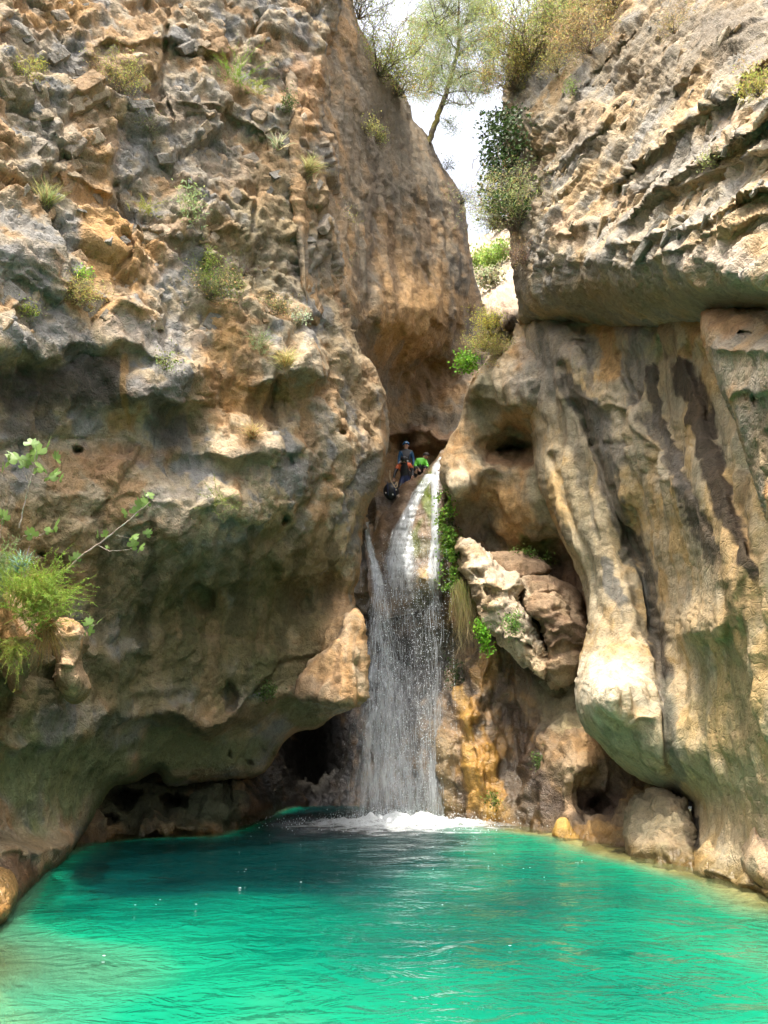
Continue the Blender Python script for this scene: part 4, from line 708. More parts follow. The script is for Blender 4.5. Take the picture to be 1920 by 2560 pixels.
M_VEIL = water_material('falling_water', 0.40, 0.60, 0.9, (4.2, 4.2, 0.9), 3.6)
M_CHUTE = water_material('white_water', 0.33, 0.50, 1.0, (12, 12, 3.6), 3.0)
M_STRAND = water_material('water_strands', None, None, 0.48)
M_DROP = water_material('water_drops', None, None, 0.9)
M_FOAM = water_material('foam', 0.32, 0.54, 1.0, (3.0, 3.0, 3.0), 6.0)

def tubes(paths, rad, sides=3):
    """paths (n,k,3), rad (n,k) -> verts, quads of thin tubes"""
    n, k, _ = paths.shape
    tan = np.gradient(paths, axis=1); tan /= np.linalg.norm(tan, axis=-1, keepdims=True) + 1e-9
    ref = np.where(np.abs(tan[..., 2:3]) > 0.8, np.array([0.0, 1, 0]), np.array([0.0, 0, 1]))
    a = np.cross(tan, ref); a /= np.linalg.norm(a, axis=-1, keepdims=True) + 1e-9; b = np.cross(tan, a)
    ring = []
    for s in range(sides):
        w = 2 * math.pi * s / sides
        ring.append(paths + rad[..., None] * (math.cos(w) * a + math.sin(w) * b))
    V = np.stack(ring, 2).reshape(-1, 3)
    i = np.arange(n * k * sides).reshape(n, k, sides)
    q = [np.stack([i[:, :-1, s], i[:, :-1, (s + 1) % sides], i[:, 1:, (s + 1) % sides], i[:, 1:, s]], -1).reshape(-1, 4) for s in range(sides)]
    return V, np.concatenate(q)

def drops(cen, r):
    o = np.array([[1, 0, 0], [-1, 0, 0], [0, 1, 0], [0, -1, 0], [0, 0, 1.5], [0, 0, -1.5]], float)
    f = np.array([[0, 2, 4], [2, 1, 4], [1, 3, 4], [3, 0, 4], [2, 0, 5], [1, 2, 5], [3, 1, 5], [0, 3, 5]])
    V = (cen[:, None] + o[None] * r[:, None, None]).reshape(-1, 3)
    return V, (f[None] + 6 * np.arange(len(cen))[:, None, None]).reshape(-1, 3)

def fall_Y(u, v):
    """distance of the falling water: hugs the lip rock, then free fall"""
    u = np.atleast_1d(u).astype(float); v = np.atleast_1d(v).astype(float)
    out = np.empty(u.shape)
    for k in range(u.size):
        vv = v.flat[k]; uu = u.flat[k]
        p, _n = on('fall_lip_rock', np.clip(uu, 915, 1115), min(vv, 1500))
        y0 = p[1] - 0.10
        t = sstep(1430, 1560, vv)
        out.flat[k] = y0 * (1 - t) + t * (21.75 - 0.45 * sstep(1560, 2050, vv))
    return out

fall = empty('waterfall', tuple(water_at(np.array(1000.0), np.array(2052.0)))); fall['kind'] = 'structure'
fall_inv = np.array(fall.location)
def fall_part(name, V, Fc, mat, wet=None, stuff=False):
    o = mesh_obj(name, np.asarray(V) - fall_inv, Fc, mat, fall, True, None, wet)
    if stuff: o['kind'] = 'stuff'
    return o

# streams: (v, left u, right u, density)
STREAMS = {
 'left': [(1284, 945, 958), (1296, 918, 930), (1310, 908, 922), (1360, 914, 930), (1400, 922, 944), (1460, 932, 964), (1525, 924, 976), (1650, 912, 996), (1810, 896, 1012), (2056, 876, 1030)],
 'middle': [(1186, 1060, 1092), (1225, 1036, 1064), (1270, 1012, 1044), (1330, 978, 1030), (1400, 962, 1040), (1480, 956, 1060), (1600, 950, 1070), (1800, 944, 1076), (2056, 930, 1090)],
 'right': [(1142, 1098, 1108), (1165, 1080, 1104), (1200, 1076, 1098), (1260, 1078, 1096), (1350, 1076, 1098), (1430, 1066, 1102), (1520, 1062, 1108), (1700, 1060, 1108), (1850, 1064, 1110), (2056, 1066, 1122)]}
def sheet(spec, v0, v1, nu, nv, dy, dens, amp=0.06, off=0.0):
    sv = [s[0] for s in spec]; sl = [s[1] for s in spec]; sr = [s[2] for s in spec]
    vs = np.linspace(v0, v1, nv); t = np.linspace(0, 1, nu)
    L = np.interp(vs, sv, sl); R = np.interp(vs, sv, sr)
    uu = L[:, None] + (R - L)[:, None] * t[None]; vv = np.repeat(vs[:, None], nu, 1)
    mid = fall_Y((L + R) / 2, vs)
    lft = fall_Y(L, vs); rgt = fall_Y(R, vs)
    Y = np.where(t[None] < 0.5, lft[:, None] + (mid - lft)[:, None] * 2 * t[None], mid[:, None] + (rgt - mid)[:, None] * (2 * t[None] - 1)) + dy
    Y = Y - 0.05 * np.sin(t * math.pi)[None]
    P = unproject(uu, vv, Y)
    nz = fbm(P.reshape(-1, 3) * np.array([1, 1, 0.25]), 2.4, 4, off=off).reshape(nv, nu)
    P[..., 1] -= amp * nz * 2
    i = np.arange(nu * nv).reshape(nv, nu)
    q = np.stack([i[:-1, :-1], i[1:, :-1], i[1:, 1:], i[:-1, 1:]], -1).reshape(-1, 4)
    ed = np.minimum(t, 1 - t) * 2
    w = dens(vv) * (0.25 + 0.75 * sstep(0, 0.6, ed))[None]
    return P.reshape(-1, 3), q, w.ravel()
V, q, w = sheet(STREAMS['right'], 1142, 1500, 16, 90, 0.0, lambda v: 1.25 * sstep(1520, 1380, v), 0.05, 1.0); fall_part('white_stream', V, q, M_CHUTE, w)
V, q, w = sheet(STREAMS['middle'], 1186, 1500, 26, 90, 0.0, lambda v: 1.05 * sstep(1530, 1380, v), 0.05, 2.0); fall_part('white_stream', V, q, M_CHUTE, w)
V, q, w = sheet(STREAMS['left'], 1284, 1540, 12, 80, 0.0, lambda v: 1.0 * sstep(1545, 1400, v), 0.03, 3.0); fall_part('white_stream', V, q, M_CHUTE, w)
LEFT_FREE = STREAMS['left'][4:]; MID_FREE = STREAMS['middle'][4:]; RIGHT_FREE = STREAMS['right'][5:]
WIDE = [(1400, 915, 1105), (1500, 910, 1110), (1650, 895, 1118), (1850, 872, 1130), (2056, 842, 1146)]
V, q, w = sheet(LEFT_FREE, 1420, 2056, 30, 150, -0.10, lambda v: (0.42 + 0.25 * sstep(1500, 1900, v)) * sstep(1420, 1520, v), 0.06, 4.0); fall_part('veil', V, q, M_VEIL, w)
V, q, w = sheet(MID_FREE, 1420, 2056, 36, 150, 0.12, lambda v: (0.12 + 0.5 * sstep(1620, 1990, v)) * sstep(1420, 1520, v), 0.06, 5.0); fall_part('veil', V, q, M_VEIL, w)
V, q, w = sheet(RIGHT_FREE, 1420, 2056, 20, 150, 0.02, lambda v: (0.14 + 0.45 * sstep(1680, 2000, v)) * sstep(1420, 1520, v), 0.06, 6.0); fall_part('veil', V, q, M_VEIL, w)
V, q, w = sheet(WIDE, 1440, 2056, 50, 150, 0.32, lambda v: (0.05 + 0.52 * sstep(1600, 2010, v)) * sstep(1440, 1540, v), 0.08, 7.0); fall_part('veil', V, q, M_VEIL, w)

# strands and drops
ps, rs = [], []
for name, n, r0 in (('left', 900, 0.006), ('middle', 420, 0.005), ('right', 360, 0.006)):
    spec = STREAMS[name]; sv = [s[0] for s in spec]; sl = [s[1] for s in spec]; sr = [s[2] for s in spec]
    top = {'left': 1300, 'middle': 1215, 'right': 1150}[name]
    vg = np.linspace(top, 2056, 60); yg = fall_Y((np.interp(vg, sv, sl) + np.interp(vg, sv, sr)) / 2, vg)
    a = RNG.random(n) ** 0.8; v0 = top + (2040 - top) * a; ln = 12 + 80 * RNG.random(n) * (0.3 + 0.7 * a)
    vv = v0[:, None] + ln[:, None] * np.linspace(0, 1, 7)[None]; vv = np.minimum(vv, 2054)
    o = np.clip(RNG.normal(0.5, 0.26, n), -0.15, 1.15)
    L = np.interp(vv, sv, sl); R = np.interp(vv, sv, sr)
    uu = L + (R - L) * o[:, None] + np.cumsum(RNG.normal(0, 0.9, vv.shape), 1)
    Y = np.interp(vv, vg, yg) - 0.06 + 0.18 * (RNG.random(n)[:, None] - 0.6) * sstep(1400, 1600, vv)
    ps.append(unproject(uu, vv, Y)); rs.append((r0 * (0.4 + RNG.random(n))[:, None]) * np.array([0.25, 0.8, 1, 1, 0.9, 0.6, 0.15])[None])
V, q = tubes(np.concatenate(ps), np.concatenate(rs)); fall_part('strands', V, q, M_STRAND, None, True)
n = 9000
vv = 1330 + 720 * RNG.random(n) ** 0.9
L = np.interp(vv, [1330, 1500, 1800, 2056], [930, 900, 868, 838]); R = np.interp(vv, [1330, 1500, 1800, 2056], [1112, 1128, 1140, 1160])
uu = L + (R - L) * np.clip(RNG.normal(0.56, 0.25, n), 0, 1)
V, q = drops(unproject(uu, vv, 21.3 + 0.7 * (RNG.random(n) - 0.5)), 0.003 + 0.010 * RNG.random(n) ** 3); fall_part('drops', V, q, M_DROP, None, True)

# foam where the water strikes the pool
c = water_at(np.array(985.0), np.array(2066.0)); nx, ny = 220, 110
X, Yg = np.meshgrid(np.linspace(-3.2, 3.6, nx), np.linspace(-2.6, 1.5, ny))
rr = np.sqrt((X / 3.1) ** 2 + (Yg / np.where(Yg < 0, 2.5, 1.4)) ** 2)
pf = np.stack([X + c[0], Yg + c[1], 0 * X], -1).reshape(-1, 3)
nf = fbm(pf, 2.2, 4, off=5).reshape(X.shape)
core = np.exp(-(((X - 0.2) / 1.7) ** 2 + ((Yg - 0.35) / 0.6) ** 2))
pf[:, 2] = (0.035 + core * (0.16 + 0.22 * nf) + 0.015 * nf).ravel()
i = np.arange(nx * ny).reshape(ny, nx); q = np.stack([i[:-1, :-1], i[:-1, 1:], i[1:, 1:], i[1:, :-1]], -1).reshape(-1, 4)
dens = np.clip(1.9 * core + 0.95 * sstep(1.0, 0.05, rr + 0.45 * nf), 0, 1.4) * sstep(1.05, 0.8, rr)
fall_part('foam', pf, q, M_FOAM, dens.ravel(), True)
n = 3200
th = RNG.random(n) * 2 * math.pi; rad = np.abs(RNG.normal(0, 0.95, n))
cen = np.stack([c[0] + 0.1 + 1.7 * rad * np.cos(th), c[1] + 0.4 + 0.9 * rad * np.sin(th) - 0.3 * rad, 0.05 + np.abs(RNG.normal(0, 0.18, n)) * np.exp(-rad * 0.5)], -1)
V, q = drops(cen, 0.004 + 0.010 * RNG.random(n) ** 3); fall_part('splash', V, q, M_DROP, None, True)
# loose foam specks on the pool, plus white ones set as sun glints
n = 46
uu = 560 + 900 * RNG.random(n); vv = 2080 + np.abs(RNG.normal(0, 55, n)) + 40 * RNG.random(n)
glint_uv = [(390, 2262), (400, 2250), (338, 2263), (545, 2208), (600, 2220), (612, 2219), (640, 2222), (660, 2225), (490, 2261), (260, 2390), (1275, 2365), (1106, 2263)]
uu = np.concatenate([uu, [e[0] for e in glint_uv]]); vv = np.concatenate([vv, [e[1] for e in glint_uv]])
cen = water_at(uu, vv) + np.array([0, 0, 0.004]); r = 0.003 + 0.004 * RNG.random(len(uu)); r[n:] = 0.004 + 0.006 * RNG.random(len(uu) - n)
V, q = drops(cen, r); V = np.repeat(cen, 6, 0) + (V - np.repeat(cen, 6, 0)) * np.array([2.6, 1.6, 0.35])
o = mesh_obj('bubbles_and_glints', V, q, M_DROP); tag(o, 'small white foam specks and modelled sun glints on the green pool', kind='stuff')
# ------------------------------------------------------------------ plants
def leaf_material(name, trans=0.35, rough=0.6):
    N = Nodes(name); col = N.n('ShaderNodeVertexColor', layer_name='Col').outputs[0]
    geo = N.n('ShaderNodeNewGeometry').outputs['Position']
    c = N.mix(N.ramp(N.noise(geo, 6.0, 3), [(0.35, 0.0), (0.7, 0.5)]), col, N.mix(1.0, col, (1.35, 1.25, 0.75), 'MULTIPLY'))
    N.l(c, N.b.inputs['Base Color']); N.b.inputs['Roughness'].default_value = rough; N.b.inputs['Specular IOR Level'].default_value = 0.3
    t = N.n('ShaderNodeBsdfTranslucent'); N.l(c, t.inputs['Color'])
    m = N.n('ShaderNodeMixShader'); m.inputs[0].default_value = trans
    N.l(N.b.outputs[0], m.inputs[1]); N.l(t.outputs[0], m.inputs[2]); N.l(m.outputs[0], N.out.inputs['Surface'])
    return N.m
M_LEAF = leaf_material('leaves', 0.45); M_GLOSSY = leaf_material('glossy_leaves', 0.25, 0.55)
N = Nodes('bark'); geo = N.n('ShaderNodeNewGeometry').outputs['Position']
vc = N.n('ShaderNodeVertexColor', layer_name='Col').outputs[0]
bn = N.noise(geo, 14.0, 5, 0.6, 0.5)
N.l(N.mix(N.ramp(bn, [(0.35, 0.0), (0.65, 1.0)]), N.mix(1.0, vc, (0.55, 0.52, 0.5), 'MULTIPLY'), vc), N.b.inputs['Base Color'])
N.b.inputs['Roughness'].default_value = 0.9
bb = N.n('ShaderNodeBump'); bb.inputs['Distance'].default_value = 0.03; N.l(bn, bb.inputs['Height']); N.l(bb.outputs[0], N.b.inputs['Normal'])
M_BARK = N.m

def unit(a): return a / (np.linalg.norm(a, axis=-1, keepdims=True) + 1e-9)
def rand_dirs(n): return unit(RNG.normal(size=(n, 3)))
def ppm(P):
    """photo pixels per metre at a point"""
    zc = (P[1] - CAM[1]) * math.cos(TILT) + (P[2] - CAM[2]) * math.sin(TILT)
    return F_PX / zc

def blades(base, dirs, length, width, droop=0.5, segs=4, wig=0.1):
    """tapering ribbons that start along dirs and bend down"""
    n = len(base); t = np.linspace(0, 1, segs + 1)
    P = base[:, None] + dirs[:, None] * (length[:, None] * t[None])[..., None]
    P[..., 2] -= droop * length[:, None] * t[None] ** 2
    P[:, 1:] += wig * length[:, None, None] * RNG.normal(size=(n, segs, 3)) * t[None, 1:, None] * 0.5
    side = unit(np.cross(dirs, rand_dirs(n)))
    w = width[:, None] * (1 - t[None] ** 1.5 * 0.92)
    A = P - side[:, None] * w[..., None] / 2; B = P + side[:, None] * w[..., None] / 2
    V = np.stack([A, B], 2).reshape(-1, 3); i = np.arange(n * (segs + 1) * 2).reshape(n, segs + 1, 2)
    q = np.stack([i[:, :-1, 0], i[:, :-1, 1], i[:, 1:, 1], i[:, 1:, 0]], -1).reshape(-1, 4)
    return V, q, P
def leaves(cen, nrm, size, aspect=0.5, fold=0.25):
    n = len(cen); a = unit(np.cross(nrm, rand_dirs(n))); b = np.cross(nrm, a)
    s = size[:, None]
    V = np.stack([cen - a * s * 0.5, cen + b * s * aspect * 0.5 + nrm * s * fold * 0.4, cen + a * s * 0.5, cen - b * s * aspect * 0.5 + nrm * s * fold * 0.4], 1).reshape(-1, 3)
    i = 4 * np.arange(n)[:, None]
    return V, np.concatenate([i + np.array([0, 1, 2]), i + np.array([0, 2, 3])])
def tint(col, n, per, var=0.3):
    c = np.array(col)[None] * (1 + var * RNG.normal(size=(n, 1))) * (1 + 0.12 * RNG.normal(size=(n, 3)))
    return np.repeat(np.clip(c, 0.008, 0.7), per, 0)

class Plant:
    """one plant: an Empty at its foot with its stems and foliage"""
    def __init__(self, name, label, cat, P, group=None):
        self.o = tag(empty(name, tuple(P)), label, cat, group); self.P = np.array(P); self.f = []; self.s = []
    def add(self, V, q, c, stem=False):
        (self.s if stem else self.f).append((np.asarray(V) - self.P, np.asarray(q), np.asarray(c)))
    def done(self, mat=None, fol='foliage', stem='stems'):
        for L, nm, mt in ((self.f, fol, mat or M_LEAF), (self.s, stem, M_BARK)):
            if not L: continue
            V = np.concatenate([x[0] for x in L]); C = np.concatenate([x[2] for x in L]); off = 0; fs = []
            for x in L: fs.append(x[1] + off); off += len(x[0])
            k3 = [f for f in fs if f.shape[1] == 3]; k4 = [f for f in fs if f.shape[1] == 4]
            mesh_obj(nm, V, ([np.concatenate(k3)] if k3 else []) + ([np.concatenate(k4)] if k4 else []), mt, self.o, nm == stem, C)['kind'] = 'stuff'
        return self.o

def branch_paths(P0, dirs, length, segs=6, droop=0.0, wig=0.12):
    n = len(dirs); t = np.linspace(0, 1, segs + 1)
    Q = P0[:, None] + dirs[:, None] * (length[:, None] * t)[..., None]
    Q[..., 2] -= droop * length[:, None] * t ** 2
    Q[:, 1:] += np.cumsum(RNG.normal(size=(n, segs, 3)), 1) * wig * length[:, None, None] / segs
    return Q

BARK = (0.24, 0.20, 0.15); DRYT = (0.24, 0.18, 0.13)
def bush(name, label, cat, P, up, w, h, col, n=700, leaf=0.05, aspect=0.5, stems=14, bark=BARK, dense=0.5, group=None, mat=None, dry=0.0, drycol=(0.34, 0.25, 0.13)):
    """twiggy bush: stems fan out from the foot, leaves gather round their outer halves"""
    pl = Plant(name, label, cat, P, group); up = unit(np.array(up, float))
    d = unit(rand_dirs(stems) * np.array([w, w * 0.8, h * 0.6]) + up * 0.75 * max(w, h)); ln = np.full(stems, 1.0) * (0.55 + 0.5 * RNG.random(stems)) * (np.abs(d[:, 2]) * h + (1 - np.abs(d[:, 2])) * w)
    Q = branch_paths(np.repeat(np.array(P)[None], stems, 0), d, ln, 6, 0.12, 0.35)
    r = 0.006 * (0.6 + h)
    V, q = tubes(Q, np.repeat(np.linspace(r, r * 0.3, 7)[None], stems, 0)); pl.add(V, q, tint(bark, len(V), 1, 0.15), True)
    # side twigs
    m = stems * 5; a = RNG.integers(0, stems, m); b = RNG.integers(2, 7, m)
    d2 = unit(d[a] + rand_dirs(m) * 0.9); l2 = 0.30 * (w + h) * 0.5 * (0.4 + 0.8 * RNG.random(m))
    Q2 = branch_paths(Q[a, b], d2, l2, 4, 0.1, 0.3)
    V, q = tubes(Q2, np.repeat(np.linspace(r * 0.4, r * 0.15, 5)[None], m, 0)); pl.add(V, q, tint(bark, len(V), 1, 0.15), True)
    n = int(n * 1.1)
    if n:
        k = RNG.integers(0, m, n); tt = RNG.integers(1, 5, n)
        cen = Q2[k, tt] + RNG.normal(size=(n, 3)) * (leaf * 1.2 + 0.05 * (w + h) * dense)
        V, q = leaves(cen, unit(rand_dirs(n) + np.array([0, -0.3, 0.6])), leaf * (0.6 + 0.8 * RNG.random(n)), aspect)
        isdry = RNG.random(m)[k] < dry
        cc = np.where(isdry[:, None], np.array(drycol)[None], np.array(col)[None]) * (1 + 0.25 * RNG.normal(size=(n, 1))) * (1 + 0.1 * RNG.normal(size=(n, 3)))
        pl.add(V, q, np.repeat(np.clip(cc * 1.25, 0.008, 0.7), 4, 0))
    return pl.done(mat)

def tuft(name, label, cat, P, up, size, col, n=220, width=0.012, spread=0.8, droop=0.5, group=None, tipcol=None):
    """grass tuft: blades from one crown"""
    pl = Plant(name, label, cat, P, group); up = unit(np.array(up, float))
    d = unit(up[None] + spread * rand_dirs(n)); base = np.array(P)[None] + RNG.normal(size=(n, 3)) * size * 0.10
    V, q, _ = blades(base, d, size * (0.45 + 0.6 * RNG.random(n)), np.full(n, width), droop)
    pl.add(V, q, tint(col, n, 10, 0.25)); return pl.done(fol='blades')

def plume(name, label, cat, P, up, size, col, stems=60, spread=0.9, droop=0.35, needle=0.05, per=46, group=None, low=None):
    """feathery plumes: arching stems set with short fine needles"""
    pl = Plant(name, label, cat, P, group); up = unit(np.array(up, float))
    d = unit(up[None] + spread * rand_dirs(stems)); ln = size * (0.5 + 0.6 * RNG.random(stems))
    base = np.array(P)[None] + RNG.normal(size=(stems, 3)) * size * 0.16
    V, q, Q = blades(base, d, ln, np.full(stems, 0.010), droop, 8, 0.06); pl.add(V, q, tint(np.array(col) * 0.8, len(V), 1, 0.1))
    k = np.repeat(np.arange(stems), per); t = 0.15 + 0.85 * RNG.random(len(k)); x = t * 8; i = np.minimum(x.astype(int), 7); f = (x - i)[:, None]
    c = Q[k, i] * (1 - f) + Q[k, i + 1] * f
    ax = unit(Q[k, i + 1] - Q[k, i]); nd = unit(ax * 0.8 + rand_dirs(len(k)) * 0.8)
    V, q, _ = blades(c, nd, needle * (1.25 - t) * (0.6 + 0.6 * RNG.random(len(k))), np.full(len(k), 0.007), 0.1, 1, 0.0)
    cc = tint(col, len(k), 1, 0.22)
    if low is not None: kk = sstep(0.5, 0.15, t)[:, None]; cc = cc * (1 - kk) + np.array(low) * kk
    pl.add(V, q, np.repeat(cc, 4, 0)); return pl.done()

UP = np.array([0, -0.25, 1.0])
def spot(layer, u, v, out=0.05):
    p, n = on(layer, u, v); return p + n * out, n

YG = (0.30, 0.30, 0.09); LG = (0.20, 0.27, 0.07); BG = (0.20, 0.32, 0.05); DG = (0.05, 0.085, 0.025); SAGE = (0.24, 0.28, 0.18); DRY = (0.40, 0.31, 0.17)
def put(layer, u, v, wpx, hpx, kind, col, name, label, cat='shrub', **kw):
    p, n = spot(layer, u, v); s = ppm(p); w, h = wpx / s, hpx / s; up = UP + 0.5 * n
    if kind == 'bush': return bush(name, label, cat, p, up, w * 0.62, h * 0.95, col, **kw)
    if kind == 'tuft': return tuft(name, label, cat, p, up, max(w, h) * 0.95, col, **kw)
    if kind == 'plume': return plume(name, label, cat, p, up, max(w, h) * 0.95, col, **kw)

A_, B_, R_, D_, H_ = 'left_cliff', 'gorge_wall', 'right_cliff', 'flowstone_wall', 'arched_rock'
GP = 'plants rooted in the left cliff'
put(A_, 590, 210, 110, 80, 'plume', BG, 'feathery_shrub', 'bright green feathery shrub high on the left cliff', stems=70, needle=0.07, group=GP)
put(A_, 640, 232, 60, 50, 'plume', (0.34, 0.36, 0.12), 'feathery_shrub', 'pale yellow-green plume just right of the bright green feathery shrub', stems=34, needle=0.06, group=GP)
put(A_, 292, 240, 130, 110, 'bush', (0.27, 0.29, 0.09), 'bush', 'yellow-green wispy bush at upper left above the dark twiggy one', n=1500, leaf=0.05, aspect=0.3, stems=26, dry=0.3, group=GP)
put(A_, 44, 214, 90, 50, 'bush', YG, 'bush', 'low yellow-green bush near the top of the left picture edge', n=700, leaf=0.05, aspect=0.3, stems=16, group=GP)
put(A_, 366, 345, 60, 70, 'bush', (0.09, 0.10, 0.05), 'bush', 'dark bare-twigged bush in a crack of the upper left cliff', n=260, leaf=0.05, stems=26, group=GP)
put(A_, 715, 285, 24, 60, 'bush', DG, 'bush', 'small dark green bush in a cleft near the cliff corner', n=420, leaf=0.05, group=GP)
put(A_, 696, 362, 56, 50, 'tuft', (0.40, 0.42, 0.30), 'rosette_plant', 'pale spiky rosette plant on the upper left cliff', n=60, width=0.03, spread=1.1, droop=0.1, cat='plant', group=GP)
put(A_, 758, 432, 70, 70, 'tuft', (0.36, 0.34, 0.17), 'grass_tuft', 'pale dry grass tuft below the spiky rosette plant', n=260, cat='grass tuft', group=GP)
put(A_, 108, 520, 80, 70, 'tuft', (0.32, 0.33, 0.16), 'grass_tuft', 'upright grass tuft on the ledge far left', n=260, droop=0.2, spread=0.7, cat='grass tuft', group=GP)
put(A_, 370, 525, 60, 40, 'plume', (0.32, 0.34, 0.08), 'feathery_shrub', 'small yellow-green plume on the orange rib', stems=36, needle=0.05, group=GP)
put(A_, 366, 570, 50, 36, 'bush', (0.10, 0.08, 0.05), 'bush', 'dead brown twigs under the small plume on the orange rib', n=0, stems=22, group=GP)
put(A_, 466, 560, 50, 90, 'bush', (0.22, 0.28, 0.14), 'bush', 'slender grey-green leafy bush at mid height of the left cliff', n=360, leaf=0.09, aspect=0.35, stems=12, group=GP)
put(A_, 190, 752, 120, 80, 'bush', (0.34, 0.33, 0.12), 'bush', 'straw-yellow bush on the pale ledge at left', n=1500, leaf=0.05, aspect=0.25, stems=30, dry=0.35, group=GP)
put(A_, 205, 690, 40, 26, 'bush', BG, 'bush', 'tiny bright green bush above the straw-yellow one', n=320, leaf=0.04, stems=10, group=GP)
put(A_, 520, 745, 150, 110, 'bush', (0.14, 0.17, 0.06), 'bush', 'largest bush of the left cliff, dark below with green shoots', n=1900, leaf=0.055, aspect=0.4, stems=34, dry=0.2, group=GP)
put(A_, 508, 705, 60, 50, 'plume', (0.24, 0.34, 0.06), 'feathery_shrub', 'fresh green shoots rising out of the largest bush', stems=40, needle=0.06, group=GP)
put(A_, 524, 660, 40, 60, 'bush', (0.24, 0.30, 0.08), 'bush', 'narrow upright green bush above the largest bush', n=420, leaf=0.05, stems=12, group=GP)
put(A_, 610, 690, 80, 60, 'bush', DRYT, 'bush', 'leafless grey-brown bush right of the largest bush', n=0, stems=34, bark=(0.30, 0.24, 0.20), group=GP)
put(A_, 690, 790, 90, 60, 'bush', (0.12, 0.13, 0.06), 'bush', 'dark olive bush under the shaded wall', n=700, leaf=0.05, stems=20, dry=0.3, group=GP)
put(A_, 648, 868, 70, 60, 'plume', (0.26, 0.31, 0.17), 'feathery_shrub', 'grey-green spiky shrub hanging beside the orange stain', stems=44, needle=0.08, group=GP)
put(A_, 716, 905, 80, 60, 'tuft', (0.46, 0.40, 0.20), 'grass_tuft', 'straw-coloured grass tuft on the pale sunlit nose', n=300, cat='grass tuft', group=GP)
put(A_, 414, 922, 60, 60, 'bush', (0.16, 0.20, 0.07), 'bush', 'thin green sprig on the grey knob of the left cliff', n=190, leaf=0.06, stems=9, group=GP)
put(A_, 545, 1268, 80, 90, 'plume', (0.25, 0.29, 0.10), 'feathery_shrub', 'green sprig above the pale ledge in the middle of the left cliff', stems=26, needle=0.08, group=GP)
put(A_, 628, 1100, 70, 50, 'tuft', (0.42, 0.33, 0.17), 'grass_tuft', 'dry brown grass tuft on the lower ledge left of the falls', n=240, cat='grass tuft', group=GP)
put(A_, 872, 575, 60, 90, 'bush', (0.26, 0.27, 0.10), 'bush', 'wispy yellowish bush on the corner of the left cliff', n=420, leaf=0.05, stems=22, dry=0.4, group=GP)
put(A_, 660, 1745, 60, 34, 'bush', (0.07, 0.11, 0.03), 'fern_clump', 'dark fern clump under the ledge left of the waterfall', n=420, leaf=0.06, cat='fern', group=GP)
put(A_, 60, 790, 50, 30, 'bush', (0.22, 0.26, 0.07), 'bush', 'small green bush on the rim of the dark overhang at left', n=260, leaf=0.045, group=GP)
put(A_, 745, 815, 40, 30, 'bush', (0.30, 0.34, 0.26), 'bush', 'small silvery bush beside the dark olive bush', n=240, leaf=0.06, group=GP)
put(A_, 880, 640, 26, 26, 'bush', (0.16, 0.20, 0.10), 'bush', 'tiny green bush on the cliff corner below the wispy one', n=130, leaf=0.05, stems=8, group=GP)

# the top of the gorge, left of the slot
GT = 'plants along the rim of the gorge'
put(B_, 900, 50, 130, 170, 'bush', (0.28, 0.31, 0.10), 'bush', 'green bush at the top rim left of the bare thin tree', n=1500, leaf=0.09, aspect=0.3, stems=22, group=GT)
put(B_, 945, 190, 210, 170, 'bush', (0.25, 0.29, 0.08), 'bush', 'broad yellow-green bush on the rim left of the pine', n=5200, leaf=0.09, aspect=0.3, stems=36, dry=0.15, group=GT)
put(B_, 990, 240, 150, 130, 'bush', (0.30, 0.30, 0.11), 'bush', 'half-dry brownish bush at the foot of the pine', n=2600, leaf=0.08, aspect=0.3, stems=26, dry=0.25, group=GT)
put(B_, 905, 330, 60, 50, 'bush', (0.28, 0.28, 0.11), 'bush', 'small yellowish bush on the shaded gorge wall', n=380, leaf=0.07, group=GT)
put(B_, 940, 350, 50, 40, 'bush', (0.30, 0.31, 0.12), 'bush', 'second small yellowish bush on the shaded gorge wall, the lower one', n=320, leaf=0.07, group=GT)
put(B_, 1150, 515, 60, 60, 'bush', (0.17, 0.16, 0.14), 'bush', 'grey twiggy bush leaning into the slot of sky', n=500, leaf=0.06, aspect=0.25, stems=28, bark=(0.17, 0.15, 0.14), group=GT)
put(B_, 1112, 425, 34, 44, 'bush', (0.14, 0.17, 0.09), 'bush', 'small bush on the edge of the gorge below the pine', n=220, leaf=0.07, group=GT)
for k, (u, v, hh, lab) in enumerate([(925, 130, 190, 'thin bare grey sapling on the rim, the leftmost one'), (978, 150, 230, 'thin bare grey sapling on the rim, the one nearest the pine')]):
    P = unproject(u, v, 23.2); s = ppm(P)
    bush('sapling', lab, 'tree', P, (0.05, 0, 1), 0.16 * hh / s, hh / s, (0.26, 0.27, 0.20), n=700, leaf=0.07, aspect=0.3, stems=8, bark=(0.36, 0.32, 0.29), group='thin saplings on the rim')

# the pine above the slot
PY = 26.6
def pin(u, v, dy=0.0): return unproject(u, v, PY + dy)
pine = Plant('pine_tree', 'tall leaning pine with yellow-lichened trunk against the bright sky', 'tree', pin(1072, 352))
trunk = [(1070, 360, .13), (1082, 325, .125), (1094, 290, .115), (1106, 258, .11), (1116, 228, .10), (1126, 198, .095), (1136, 165, .08), (1144, 130, .07), (1148, 90, .06), (1146, 40, .05), (1150, -30, .035), (1152, -120, .02)]
tp = np.array([pin(a, b) for a, b, _ in trunk]); tr = np.array([c for _, _, c in trunk])
def dens_path(P, R, n):
    x = np.linspace(0, len(P) - 1, n); i = np.minimum(x.astype(int), len(P) - 2); f = (x - i)
    return P[i] * (1 - f[:, None]) + P[i + 1] * f[:, None], R[i] * (1 - f) + R[i + 1] * f
tpp, trr = dens_path(tp, tr, 40); tpp[1:-1] += 0.02 * RNG.normal(size=(38, 3))
V, q = tubes(tpp[None], trr[None], 9)
